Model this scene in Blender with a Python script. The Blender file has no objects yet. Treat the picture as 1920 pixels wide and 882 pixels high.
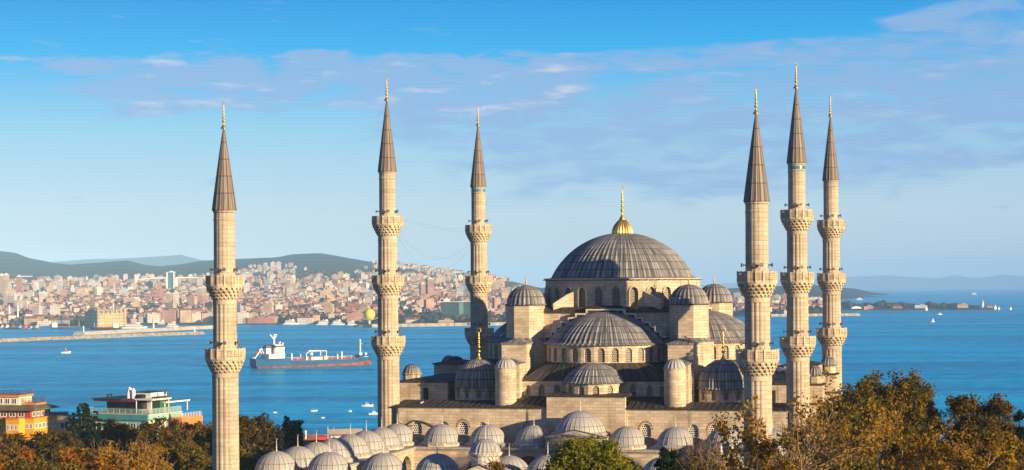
import bpy, math, random
from math import sin, cos, pi, radians as R, sqrt, atan2
from mathutils import Vector, Matrix
import numpy as np
S = bpy.context.scene
COL = S.collection

# ------------------------------------------------------------------ camera, sky, sun, exposure
FPX, TH, CX, CY, EYE, HOR, ROLL = 3766.78, R(-14.461), 65.68, -239.705, 66.0, 530.43, R(.3734)
cam = bpy.data.cameras.new('camera'); camo = bpy.data.objects.new('camera', cam); COL.objects.link(camo)
cam.sensor_width = 36; cam.lens = 36*FPX/1920; cam.shift_y = (HOR-441)/1920
cam.clip_start = 1; cam.clip_end = 90000
camo.matrix_world = Matrix.Translation((CX, CY, EYE)) @ Matrix.Rotation(-TH, 4, 'Z') @ Matrix.Rotation(pi/2, 4, 'X') @ Matrix.Rotation(-ROLL, 4, 'Z')
S.camera = camo
S.cycles.volume_bounces = 1

SUN_AZ = R(114.6)      # clockwise from +Y
SUN_EL = R(10.8)
SUN_DIR = Vector((sin(SUN_AZ)*cos(SUN_EL), cos(SUN_AZ)*cos(SUN_EL), sin(SUN_EL)))
sl = bpy.data.lights.new('sun', 'SUN'); sl.energy = 5.0; sl.angle = R(.55); sl.color = (1.0, .75, .45)
so = bpy.data.objects.new('sun', sl); COL.objects.link(so)
so.rotation_euler = SUN_DIR.to_track_quat('Z', 'Y').to_euler(); so.location = (300, -100, 200)
S.view_settings.view_transform = 'Standard'; S.view_settings.look = 'None'
S.view_settings.exposure = 0.95; S.view_settings.gamma = 1.0; S.view_settings.use_curve_mapping = False

class NT:
    """tiny node-expression helper"""
    def __init__(s, nt): s.nt = nt
    def n(s, typ, **kw):
        nd = s.nt.nodes.new(typ)
        for k, v in kw.items(): setattr(nd, k, v)
        return nd
    def lk(s, v, sock):
        if hasattr(v, 'links') or isinstance(v, bpy.types.NodeSocket): s.nt.links.new(v, sock)
        elif isinstance(v, (tuple, list)) and sock.type == 'RGBA': sock.default_value = (*v[:3], 1)
        else: sock.default_value = v
    def m(s, op, a, b=0.0, c=0.0, clamp=False):
        nd = s.n('ShaderNodeMath', operation=op, use_clamp=clamp)
        s.lk(a, nd.inputs[0]); s.lk(b, nd.inputs[1]); s.lk(c, nd.inputs[2]); return nd.outputs[0]
    def mix(s, fac, a, b, blend='MIX'):
        nd = s.n('ShaderNodeMix', data_type='RGBA', blend_type=blend)
        s.lk(fac, nd.inputs[0]); s.lk(a, nd.inputs[6]); s.lk(b, nd.inputs[7]); return nd.outputs[2]
    def ramp(s, v, lo, hi, a=0.0, b=1.0):
        nd = s.n('ShaderNodeMapRange', interpolation_type='SMOOTHSTEP')
        for i, x in enumerate((v, lo, hi, a, b)): s.lk(x, nd.inputs[i])
        return nd.outputs[0]
    def vec(s, x, y, z=0.0):
        nd = s.n('ShaderNodeCombineXYZ')
        s.lk(x, nd.inputs[0]); s.lk(y, nd.inputs[1]); s.lk(z, nd.inputs[2]); return nd.outputs[0]
    def sep(s, v):
        nd = s.n('ShaderNodeSeparateXYZ'); s.lk(v, nd.inputs[0]); return nd.outputs
    def scale(s, v, sc):
        nd = s.n('ShaderNodeVectorMath', operation='MULTIPLY'); s.lk(v, nd.inputs[0]); nd.inputs[1].default_value = sc; return nd.outputs[0]
    def noise(s, v, scale=1, detail=4, rough=.55, dist=0):
        nd = s.n('ShaderNodeTexNoise'); s.lk(v, nd.inputs['Vector'])
        nd.inputs['Scale'].default_value = scale; nd.inputs['Detail'].default_value = detail
        nd.inputs['Roughness'].default_value = rough; nd.inputs['Distortion'].default_value = dist
        return nd.outputs[0]

W = bpy.data.worlds.new('World'); S.world = W; W.use_nodes = True
W.node_tree.nodes.clear()
t = NT(W.node_tree)
sky = t.n('ShaderNodeTexSky', sky_type='NISHITA', sun_disc=False, sun_elevation=SUN_EL, sun_rotation=SUN_AZ,
          altitude=60, air_density=1.0, dust_density=.6, ozone_density=2.5)
hs = t.n('ShaderNodeHueSaturation'); hs.inputs['Hue'].default_value = .487; hs.inputs['Saturation'].default_value = 1.3; hs.inputs['Value'].default_value = 1.0
t.lk(sky.outputs[0], hs.inputs['Color'])
d = t.sep(t.n('ShaderNodeTexCoord').outputs['Generated'])
# azimuth from the middle of the strait view and elevation, in radians
xr = t.m('ADD', t.m('MULTIPLY', d[0], cos(TH)), t.m('MULTIPLY', d[1], -sin(TH)))
yf = t.m('ADD', t.m('MULTIPLY', d[0], sin(TH)), t.m('MULTIPLY', d[1], cos(TH)))
az = t.m('ARCTAN2', xr, yf); el = t.m('ARCSINE', d[2])
def ell(px, py, rx, ry, slope=0.0):
    a0, e0 = (px-960)/FPX, (HOR-py)/FPX
    da = t.m('SUBTRACT', az, a0)
    de = t.m('SUBTRACT', t.m('SUBTRACT', el, e0), t.m('MULTIPLY', da, slope))
    q = t.m('ADD', t.m('POWER', t.m('DIVIDE', da, rx/FPX), 2), t.m('POWER', t.m('DIVIDE', de, ry/FPX), 2))
    return t.m('SUBTRACT', 1.0, q)
def mx(*l):
    o = l[0]
    for k in l[1:]: o = t.m('MAXIMUM', o, k)
    return o
warp = t.noise(t.vec(t.m('MULTIPLY', az, 14), t.m('MULTIPLY', el, 40)), 1, 3)
nv = t.vec(t.m('MULTIPLY', az, 30), t.m('ADD', t.m('MULTIPLY', el, 135), t.m('MULTIPLY', warp, 3.2)))
n1 = t.noise(nv, 1.0, 8, .6, .3)
n2 = t.noise(t.vec(t.m('MULTIPLY', az, 11), t.m('ADD', t.m('MULTIPLY', el, 90), 7)), 1.0, 6, .55, .5)
regA = mx(ell(420, 158, 260, 58, .05), ell(850, 165, 330, 62), ell(620, 130, 620, 34, 0.0))
regB = mx(ell(1560, 235, 720, 135, .10), ell(1830, 55, 180, 40), ell(1500, 110, 560, 30, .03), ell(1100, 250, 420, 62, -.04))
cA = t.ramp(t.m('ADD', t.m('MULTIPLY', t.ramp(regA, -.8, .8), .30), n1), .60, .80)
cB = t.ramp(t.m('ADD', t.m('MULTIPLY', t.ramp(regB, -.7, .8), .36), t.m('ADD', t.m('MULTIPLY', n2, .5), t.m('MULTIPLY', n1, .5))), .60, .88)
lit = t.ramp(t.noise(t.vec(t.m('MULTIPLY', az, 26), t.m('ADD', t.m('MULTIPLY', el, 130), 31)), 1, 5, .6), .53, .72)
CLOUD_SHADE, CLOUD_LIT = (1.45, 2.42, 3.95), (3.6, 3.6, 4.05)
cr = t.n('ShaderNodeValToRGB'); t.lk(t.m('MULTIPLY', el, 2.0), cr.inputs[0])
GK = 4.95
STOPS = [(0, (.62, .66, .71)), (.02, (.63, .70, .77)), (.069, (.58, .74, .85)), (.148, (.33, .66, .89)), (.228, (.02, .46, .93)), (.285, (.0, .32, .82)), (.42, (.0, .15, .55)), (.7, (.0, .08, .37)), (1.0, (.0, .05, .27))]
er = cr.color_ramp.elements
while len(er) < len(STOPS): er.new(.5)
for e_, (p_, c_) in zip(er, STOPS): e_.position = max(0, p_); e_.color = (*c_, 1)
grad = t.mix(1.0, cr.outputs[0], (GK, GK, GK), 'MULTIPLY'); grad.node.clamp_result = False
base_sky = t.mix(.98, hs.outputs[0], grad)
skc = t.mix(t.m('MULTIPLY', cB, t.ramp(n1, .34, .60, .50, .92)), base_sky, CLOUD_SHADE)
skc = t.mix(t.m('MULTIPLY', cA, .85), skc, CLOUD_SHADE)
skc = t.mix(t.m('MULTIPLY', t.m('MULTIPLY', lit, mx(cA, t.m('MULTIPLY', cB, .45))), .7), skc, CLOUD_LIT)
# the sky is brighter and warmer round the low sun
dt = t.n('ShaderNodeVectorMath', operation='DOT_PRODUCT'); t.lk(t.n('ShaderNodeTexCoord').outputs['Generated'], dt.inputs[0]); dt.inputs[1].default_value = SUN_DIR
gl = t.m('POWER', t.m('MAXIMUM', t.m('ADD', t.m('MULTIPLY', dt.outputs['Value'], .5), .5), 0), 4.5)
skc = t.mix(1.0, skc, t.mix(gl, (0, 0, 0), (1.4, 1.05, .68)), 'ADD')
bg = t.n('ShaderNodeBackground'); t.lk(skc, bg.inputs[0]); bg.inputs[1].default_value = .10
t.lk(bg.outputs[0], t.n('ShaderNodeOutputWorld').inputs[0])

# ------------------------------------------------------------------ view helpers: a photo column and a distance give a place on the ground
def eye_row(px): return HOR-sin(ROLL)*(px-960)
def at(px, Z):
    X = (px-960)/FPX*Z
    return (CX+X*cos(TH)+Z*sin(TH), CY-X*sin(TH)+Z*cos(TH))
def zrow(px, py, Z): return EYE-(py-eye_row(px))*Z/FPX
def zdist(px, py, z=0): return (EYE-z)*FPX/(py-eye_row(px))
def rt(px):  # world angle facing sideways across the view
    return -TH

# ------------------------------------------------------------------ mesh builder
class MB:
    def __init__(s): s.v = []; s.f = []; s.uv = []; s.mi = []; s.cur = 0
    def add(s, vs, fs, uvs=None):
        o = len(s.v); s.v += [tuple(p) for p in vs]
        for i, f in enumerate(fs):
            s.f.append(tuple(o+k for k in f)); s.uv.append(uvs[i] if uvs else None); s.mi.append(s.cur)
    def box(s, x0, y0, z0, x1, y1, z1):
        s.prism([(x0, y0), (x1, y0), (x1, y1), (x0, y1)], z0, z1)
    def obox(s, cx, cy, z0, w, dpt, h, a=0.0):
        c, n = cos(a), sin(a)
        s.prism([(cx+x*c-y*n, cy+x*n+y*c) for x, y in ((-w/2, -dpt/2), (w/2, -dpt/2), (w/2, dpt/2), (-w/2, dpt/2))], z0, z0+h)
    def prism(s, poly, z0, z1, bottom=True, top=True):
        n = len(poly); vs = [(x, y, z0) for x, y in poly]+[(x, y, z1) for x, y in poly]
        fs = [(i, (i+1) % n, n+(i+1) % n, n+i) for i in range(n)]
        if top: fs.append(tuple(range(n, 2*n)))
        if bottom: fs.append(tuple(range(n-1, -1, -1)))
        s.add(vs, fs)
    def frustum(s, poly, z0, poly2, z1):
        n = len(poly); vs = [(x, y, z0) for x, y in poly]+[(x, y, z1) for x, y in poly2]
        s.add(vs, [(i, (i+1) % n, n+(i+1) % n, n+i) for i in range(n)]+[tuple(range(n, 2*n)), tuple(range(n-1, -1, -1))])
    def pyramid(s, poly, z0, apex):
        n = len(poly); vs = [(x, y, z0) for x, y in poly]+[apex]
        s.add(vs, [(i, (i+1) % n, n) for i in range(n)]+[tuple(range(n-1, -1, -1))])
    def lathe(s, prof, n, cx=0, cy=0, z=0, a0=0, a1=2*pi, mod=None, ulen=None, angs=None):
        full = abs(a1-a0-2*pi) < 1e-6; m = n if full else n+1
        vs = []; ang = (lambda k: angs[k]) if angs else (lambda k: k/n)
        for r, h in prof:
            for k in range(m):
                a = a0+(a1-a0)*ang(k); rr = r+(mod(k, r) if mod else 0)
                vs.append((cx+rr*cos(a), cy+rr*sin(a), z+h))
        arc = [0]
        for i in range(1, len(prof)): arc.append(arc[-1]+math.hypot(prof[i][0]-prof[i-1][0], prof[i][1]-prof[i-1][1]))
        rm = max(r for r, h in prof) if ulen is None else ulen/(a1-a0)
        fs, uvs = [], []
        for i in range(len(prof)-1):
            for k in range(n):
                k2 = (k+1) % m
                fs.append((i*m+k, i*m+k2, (i+1)*m+k2, (i+1)*m+k))
                u0, u1 = (a0*(ulen is None)+(a1-a0)*ang(k))*rm, (a0*(ulen is None)+(a1-a0)*(ang(k+1) if k+1 < m else 1.0))*rm
                uvs.append([(u0, arc[i]), (u1, arc[i]), (u1, arc[i+1]), (u0, arc[i+1])])
        s.add(vs, fs, uvs)
    def tube(s, p0, p1, r0, r1=None, n=6, cap=True):
        r1 = r0 if r1 is None else r1
        p0, p1 = Vector(p0), Vector(p1); dr = p1-p0
        if dr.length < 1e-6: return
        q = dr.to_track_quat('Z', 'Y'); vs = []
        for p, r in ((p0, r0), (p1, r1)):
            for k in range(n): vs.append(p+q @ Vector((r*cos(2*pi*k/n), r*sin(2*pi*k/n), 0)))
        fs = [(k, (k+1) % n, n+(k+1) % n, n+k) for k in range(n)]
        if cap: fs += [tuple(range(n, 2*n)), tuple(range(n-1, -1, -1))]
        s.add(vs, fs)
    def ball(s, c, r, n=10, m=6, sz=1.0):
        s.lathe([(max(1e-4, r*sin(pi*i/m)), -r*sz*cos(pi*i/m)) for i in range(m+1)], n, c[0], c[1], c[2])
    def build(s, name, mats, parent=None, org=(0, 0, 0), smooth=False):
        me = bpy.data.meshes.new(name); ox, oy, oz = org
        me.from_pydata([(x-ox, y-oy, z-oz) for x, y, z in s.v], [], s.f)
        mats = mats if isinstance(mats, (list, tuple)) else [mats]
        for m in mats: me.materials.append(m)
        uvl = me.uv_layers.new(name='UVMap'); flat = []
        V = s.v
        for f, uv in zip(s.f, s.uv):
            if uv: 
                for q in uv: flat += q
                continue
            a, b, c = (Vector(V[f[i]]) for i in (0, 1, 2)); nn = (b-a).cross(c-a)
            if len(f) > 3 and nn.length < 1e-9: nn = (c-a).cross(Vector(V[f[3]])-a)
            if abs(nn.z) < .85*max(nn.length, 1e-9):
                h = Vector((-nn.y, nn.x, 0))
                if h.length < 1e-9: h = Vector((1, 0, 0))
                h.normalize()
                if abs(h.x) > abs(h.y):
                    if h.x < 0: h = -h
                elif h.y < 0: h = -h
                st = 1/max(.3, sqrt(max(0, 1-(nn.z/nn.length)**2))) if nn.length > 1e-9 else 1
                for i in f: flat += (V[i][0]*h.x+V[i][1]*h.y, V[i][2]*st)
            else:
                for i in f: flat += (V[i][0], V[i][1])
        uvl.data.foreach_set('uv', flat)
        me.polygons.foreach_set('material_index', s.mi)
        if smooth: me.polygons.foreach_set('use_smooth', [True]*len(s.f))
        me.update()
        o = bpy.data.objects.new(name, me); COL.objects.link(o)
        if parent: o.parent = parent
        else: o.location = org
        return o

def tag(o, label, cat, group=None):
    o['label'] = label; o['category'] = cat
    if group: o['group'] = group
    return o
def struct(o): o['kind'] = 'structure'; return o
def stuff(o, label, cat): o['kind'] = 'stuff'; o['label'] = label; o['category'] = cat; return o
def empty(name, loc, rz=0):
    o = bpy.data.objects.new(name, None); COL.objects.link(o); o.location = loc; o.rotation_euler = (0, 0, rz); return o
KIDS = {}
def copy_tree(o, parent=None):
    c = o.copy(); COL.objects.link(c)
    if parent: c.parent = parent
    for ch in list(o.children): copy_tree(ch, c)
    return c

# ------------------------------------------------------------------ materials
def new_mat(name):
    m = bpy.data.materials.new(name); m.use_nodes = True; m.node_tree.nodes.clear()
    t = NT(m.node_tree); b = t.n('ShaderNodeBsdfPrincipled'); o = t.n('ShaderNodeOutputMaterial')
    t.lk(b.outputs[0], o.inputs[0]); return m, t, b
def bump(t, b, h, dist, strength=1.0):
    n = t.n('ShaderNodeBump'); n.inputs['Distance'].default_value = dist; n.inputs['Strength'].default_value = strength
    t.lk(h, n.inputs['Height']); t.lk(n.outputs[0], b.inputs['Normal'])
def plain(name, c, rough=.7, metal=0.0, var=.25, vscale=.8):
    m, t, b = new_mat(name)
    n = t.noise(t.n('ShaderNodeTexCoord').outputs['Object'], vscale, 5)
    k = t.ramp(n, .3, .7, 1-var, 1+var)
    t.lk(t.mix(1.0, c, t.vec(k, k, k), 'MULTIPLY'), b.inputs['Base Color'])
    b.inputs['Roughness'].default_value = rough; b.inputs['Metallic'].default_value = metal
    return m
def stone(name, c1, c2, mortar, bw=1.15, bh=.46, stain=.62, bmp=.03):
    m, t, b = new_mat(name)
    tc = t.n('ShaderNodeTexCoord'); uv = tc.outputs['UV']
    jit = t.noise(uv, .35, 2)
    br = t.n('ShaderNodeTexBrick'); t.lk(uv, br.inputs['Vector'])
    br.offset = .5; br.offset_frequency = 2
    br.inputs['Scale'].default_value = 1; br.inputs['Brick Width'].default_value = bw; br.inputs['Row Height'].default_value = bh
    br.inputs['Mortar Size'].default_value = .016; br.inputs['Mortar Smooth'].default_value = .3; br.inputs['Bias'].default_value = -.1
    t.lk(c1, br.inputs['Color1']); t.lk(c2, br.inputs['Color2']); t.lk(mortar, br.inputs['Mortar'])
    g = t.noise(t.n('ShaderNodeNewGeometry').outputs['Position'], .22, 6, .65)
    col = t.mix(t.ramp(g, .42, .72, 0, stain), br.outputs[0], (c1[0]*.42, c1[1]*.38, c1[2]*.36))
    # dark runs of rain and soot below ledges
    streak = t.noise(t.scale(uv, (.9, .10, 1)), 1, 5, .6)
    col = t.mix(t.ramp(streak, .56, .75, 0, stain*.9), col, (.10, .085, .07))
    pale = t.noise(t.scale(uv, (.55, 1.3, 1)), 1, 3)
    col = t.mix(t.ramp(pale, .55, .7, 0, .35), col, (.56, .49, .38))
    t.lk(col, b.inputs['Base Color']); b.inputs['Roughness'].default_value = .85
    fine = t.noise(uv, 6, 4)
    bump(t, b, t.m('SUBTRACT', t.m('MULTIPLY', fine, .35), br.outputs[1]), bmp)
    return m
def lead(name, c, c2, rough=.55, sheet=1.1, groove=.5, gw=.05, gd=.55, streak=.85):
    """u counts the seams: one sheet of lead between two of them"""
    m, t, b = new_mat(name)
    uv0 = t.n('ShaderNodeTexCoord').outputs['UV']
    sh = t.n('ShaderNodeVectorMath', operation='ADD'); t.lk(uv0, sh.inputs[0]); sh.inputs[1].default_value = (groove+gw/2, 0, 0); uv = sh.outputs[0]
    br = t.n('ShaderNodeTexBrick'); t.lk(uv, br.inputs['Vector'])
    br.offset = 0; br.inputs['Scale'].default_value = 1; br.inputs['Brick Width'].default_value = 1.0; br.inputs['Row Height'].default_value = sheet
    br.inputs['Mortar Size'].default_value = gw; br.inputs['Mortar Smooth'].default_value = .4; br.inputs['Bias'].default_value = 0
    t.lk(c, br.inputs['Color1']); t.lk(c2, br.inputs['Color2']); t.lk(tuple(k*gd for k in c), br.inputs['Mortar'])
    st = t.noise(t.scale(uv, (1.9, .12, 1)), 1, 6, .65)
    col = t.mix(t.ramp(st, .46, .62, 0, streak), br.outputs[0], tuple(k*.32 for k in c))
    wh = t.noise(t.scale(uv, (.9, .35, 1)), 1.7, 6, .7)
    col = t.mix(t.ramp(wh, .56, .76, 0, .55), col, tuple(min(.55, k*1.7) for k in c2))
    t.lk(col, b.inputs['Base Color']); b.inputs['Roughness'].default_value = rough
    b.inputs['Specular IOR Level'].default_value = .3
    bump(t, b, t.m('SUBTRACT', t.m('MULTIPLY', st, .5), br.outputs[1]), .02)
    return m
def lattice(name, bar, hole, sx=.24, sy=.24, frac=.085):
    m, t, b = new_mat(name)
    uv = t.sep(t.n('ShaderNodeTexCoord').outputs['UV'])
    row = t.m('FLOOR', t.m('DIVIDE', uv[1], sy))
    fx = t.m('SUBTRACT', t.m('FRACT', t.m('ADD', t.m('DIVIDE', uv[0], sx), t.m('MULTIPLY', row, .5))), .5)
    fy = t.m('SUBTRACT', t.m('FRACT', t.m('DIVIDE', uv[1], sy)), .5)
    q = t.m('ADD', t.m('POWER', fx, 2), t.m('POWER', fy, 2))
    t.lk(t.mix(t.ramp(q, frac, frac*1.6), hole, bar), b.inputs['Base Color']); b.inputs['Roughness'].default_value = .6
    return m
M = {}
M['stone'] = stone('ashlar_stone', (.66, .545, .395), (.46, .365, .255), (.21, .165, .115))
M['stone_shaft'] = stone('minaret_stone', (.53, .44, .325), (.40, .325, .23), (.29, .235, .165), 1.75, .55, .62)
M['coping'] = plain('pale_coping', (.64, .56, .43), .8, 0, .25, 1.5)
M['stone_trim'] = plain('carved_stone', (.52, .42, .29), .8, 0, .3, 1.5)
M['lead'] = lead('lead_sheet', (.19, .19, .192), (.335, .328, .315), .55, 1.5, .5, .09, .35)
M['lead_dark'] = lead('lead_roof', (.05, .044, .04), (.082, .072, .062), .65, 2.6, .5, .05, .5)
M['lead_pale'] = lead('pale_lead', (.355, .35, .335), (.42, .41, .39), .6, 1.75, 0, .045, .35, .35)
M['lead_cone'] = lead('lead_cone', (.175, .145, .125), (.25, .205, .175), .5, 2.2, 0, .07, .4)
M['gold'] = plain('gilded_metal', (.95, .62, .17), .42, 1.0, .12, 3)
M['finial_stone'] = plain('finial_stone', (.62, .57, .50), .6, 0, .12, 3)
M['lattice'] = lattice('stone_lattice', (.44, .375, .28), (.025, .024, .022), .30, .28, .14)
M['lattice_white'] = lattice('white_lattice', (.74, .72, .68), (.02, .02, .02), .33, .33, .12)
M['dark'] = plain('dark_opening', (.03, .027, .024), .9)
M['tile_blue'] = plain('turquoise_tile', (.03, .24, .32), .3, 0, .35, 4)
M['speaker'] = plain('horn_metal', (.10, .10, .11), .5, 0, .2)
M['cable'] = plain('black_cable', (.05, .05, .05), .8)
M['white'] = plain('white_paint', (.78, .76, .72), .55, 0, .06)
M['brick'] = plain('voussoir_red', (.30, .13, .07), .85, 0, .3, 2)
# ------------------------------------------------------------------ shared building helpers
def panel(mb, pane, P, U, N, u0, u1, z0, z1, uc, ow, sill, spring, rise, depth, uo=0.0, na=8):
    """a stretch of wall with one arched opening, its reveal and the screen set back in it"""
    P, U, N = Vector(P), Vector(U), Vector(N)
    a = [(uc-ow/2, sill), (uc-ow/2, spring)]
    for k in range(1, na):
        q = pi*k/na; a.append((uc-ow/2*cos(q), spring+rise*sin(q)))
    a += [(uc+ow/2, spring), (uc+ow/2, sill)]
    def p3(u, z, dn=0): q = P+U*u-N*dn; return (q.x, q.y, z)
    def quad(*l): mb.add([p3(u, z) for u, z in l], [(0, 1, 2, 3)], [[(uo+u, z) for u, z in l]])
    if sill > z0+.01: quad((u0, z0), (u1, z0), (u1, sill), (u0, sill))
    quad((u0, sill), (uc-ow/2, sill), (uc-ow/2, spring), (u0, spring)); quad((uc+ow/2, sill), (u1, sill), (u1, spring), (uc+ow/2, spring))
    quad((u0, spring), (uc-ow/2, spring), (uc-ow/2, z1), (u0, z1)); quad((uc+ow/2, spring), (u1, spring), (u1, z1), (uc+ow/2, z1))
    for (ua, za), (ub, zb) in zip(a[1:-2], a[2:-1]): quad((ua, za), (ub, zb), (ub, z1), (ua, z1))
    n = len(a)
    for i in range(n):
        (ua, za), (ub, zb) = a[i], a[(i+1) % n]
        mb.add([p3(ua, za), p3(ub, zb), p3(ub, zb, depth), p3(ua, za, depth)], [(0, 1, 2, 3)])
    if pane is not None: pane.add([p3(u, z, depth) for u, z in a], [tuple(range(n))], [[(u, z) for u, z in a]])

def cap_profile(r, rise, n=14, flare=0.0, lip=.25):
    Rr = (r*r+rise*rise)/(2*rise); zc = rise-Rr; a_b = math.asin(min(1, r/Rr))
    if zc > 0: a_b = pi-a_b
    pr = []
    if flare: pr += [(r+flare, -lip-.14), (r+flare, -lip), (r+flare*.35, -lip*.35)]
    for i in range(n+1):
        a = a_b*(1-i/n); pr.append((max(.02, Rr*sin(a)), zc+Rr*cos(a)))
    return pr
def ribdome(mb, cx, cy, z, r, rise, nribs, ribh, a0=0, a1=2*pi, flare=0.0, lip=.25, n=14, flute=0.0, thin=.25):
    nr = max(3, round(nribs*(a1-a0)/(2*pi)))
    def mod(k, rr):
        q = k % 4; g = min(1, rr/r)
        return (ribh*g if q == 0 else (-flute*g if q == 2 else 0))
    pr = cap_profile(r, rise, n, flare, lip)
    offs = (0, thin, .5, 1-thin); angs = [(k+o)/nr for k in range(nr) for o in offs]+[1.0]
    mb.lathe(pr, nr*4, cx, cy, z, a0, a1, mod, nr, angs)

def finial(x, y, z, h, mat, parent, org, slim=1.0, horns=True, n=12):
    """a stack of bulbs with an open crescent on top"""
    mb = MB(); k = h
    pr = [(.115*k*slim, 0), (.11*k*slim, .03*k), (.055*k*slim, .10*k), (.030*k*slim, .17*k)]
    def bulb(zc, r, hh):
        return [(.022*k*slim, (zc-hh)*k), (r*k*slim*.75, (zc-hh*.55)*k), (r*k*slim, zc*k), (r*k*slim*.75, (zc+hh*.55)*k), (.022*k*slim, (zc+hh)*k)]
    for zc, r, hh in ((.27, .068, .05), (.40, .058, .045), (.53, .05, .04), (.65, .042, .035), (.75, .034, .03)): pr += bulb(zc, r, hh)
    pr += [(.014*k*slim, .80*k), (.012*k*slim, .85*k)]
    mb.lathe(pr, n, x, y, z)
    rc = .068*k
    for i in range(12):
        a, b = -pi/2+.45+(2*pi-.9)*i/12-pi, -pi/2+.45+(2*pi-.9)*(i+1)/12-pi
        q = lambda an: (x+rc*sin(an)*1.0, y, z+.915*k-rc*cos(an)*1.0)
        w = .016*k*(1-abs(i-5.5)/9)
        mb.tube(q(a+pi), q(b+pi), max(w, .006*k), None, 5)
    return mb.build('finial', mat, parent, org, True)

# ------------------------------------------------------------------ minarets
def shaft_mod(n, dep):
    return lambda k, r: (-dep if k % 4 in (2,) else (dep*.45 if k % 4 == 0 else 0))
def horn(mb, x, y, z, a):
    c, s = cos(a), sin(a)
    mb.tube((x, y, z), (x+c*.22, y+s*.22, z), .05, .07, 8); mb.tube((x+c*.22, y+s*.22, z), (x+c*.55, y+s*.55, z), .07, .27, 10)
def balcony(root, z_top, r_in, r_out, nf=16):
    """parapet on three tiers of hanging corbels; z_top = the rail"""
    zf = z_top-1.30
    fl = MB(); fl.lathe([(r_in-.1, zf-.22), (r_out-.02, zf-.22), (r_out+.07, zf-.16), (r_out+.07, zf-.02), (r_in-.1, zf)], nf)
    b = fl.build('balcony', M['stone_trim'], root)
    p = MB()
    for k in range(nf):
        a0, a1 = 2*pi*k/nf, 2*pi*(k+1)/nf
        A, B = Vector((r_out*cos(a0), r_out*sin(a0), 0)), Vector((r_out*cos(a1), r_out*sin(a1), 0))
        L = (B-A).length; am = (a0+a1)/2; mid = (A+B)/2; ang = am+pi/2
        def bar(u, z, w, h, dd=.09): c = A+(B-A)*(u/L); p.obox(c.x, c.y, z, w, dd, h, ang)
        bar(0, zf, .20, 1.34, .19)
        bar(L/2, z_top-.13, L-.2, .13, .13); bar(L/2, zf, L-.2, .20, .11)
        for j in range(1, 5): bar(L*j/5, zf+.2, .085, .97, .07)
        for j in range(4): bar(L/2, zf+.40+.22*j, L-.2, .08, .072)
    pp = p.build('parapet', M['stone_trim'], b)
    m = MB(); H = 1.65; nt = 4
    for tI in range(nt):
        f0, f1 = tI/nt, (tI+1)/nt
        ro = r_in+(r_out-r_in)*(1-f0)**.85; ri = r_in+(r_out-r_in)*(1-f1)**.85-.03
        zt, zb = zf-.22-H*f0, zf-.22-H*f1
        cnt = 20; off = .5*(tI % 2)
        m.lathe([(ri-.08, zb), (ri-.08, zt-.12), (ro-.02, zt-.06), (ro-.02, zt+.002*tI)], cnt*2)
        for k in range(cnt):
            a = 2*pi*(k+off)/cnt; ww = 2*pi*ro/cnt*.58
            c, s = cos(a), sin(a); tn = Vector((-s, c, 0)); nn = Vector((c, s, 0))
            ps = []
            for (rr, zz, wv) in ((ro+.0, zt-.03, ww), (ro+.0, zt-.16, ww), (ri+.06, zb+.02, ww*.35)):
                for sgn in (-1, 1): q = nn*rr+tn*(sgn*wv/2); ps.append((q.x, q.y, zz))
            for (rr, zz, wv) in ((ri-.12, zt-.03, ww), (ri-.12, zb+.02, ww*.35)):
                for sgn in (-1, 1): q = nn*rr+tn*(sgn*wv/2); ps.append((q.x, q.y, zz))
            m.add(ps, [(0, 2, 3, 1), (2, 4, 5, 3), (0, 6, 8, 4, 2), (1, 3, 5, 9, 7), (4, 8, 9, 5)])
    m.build('corbels', M['stone_trim'], b)
    return b
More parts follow.
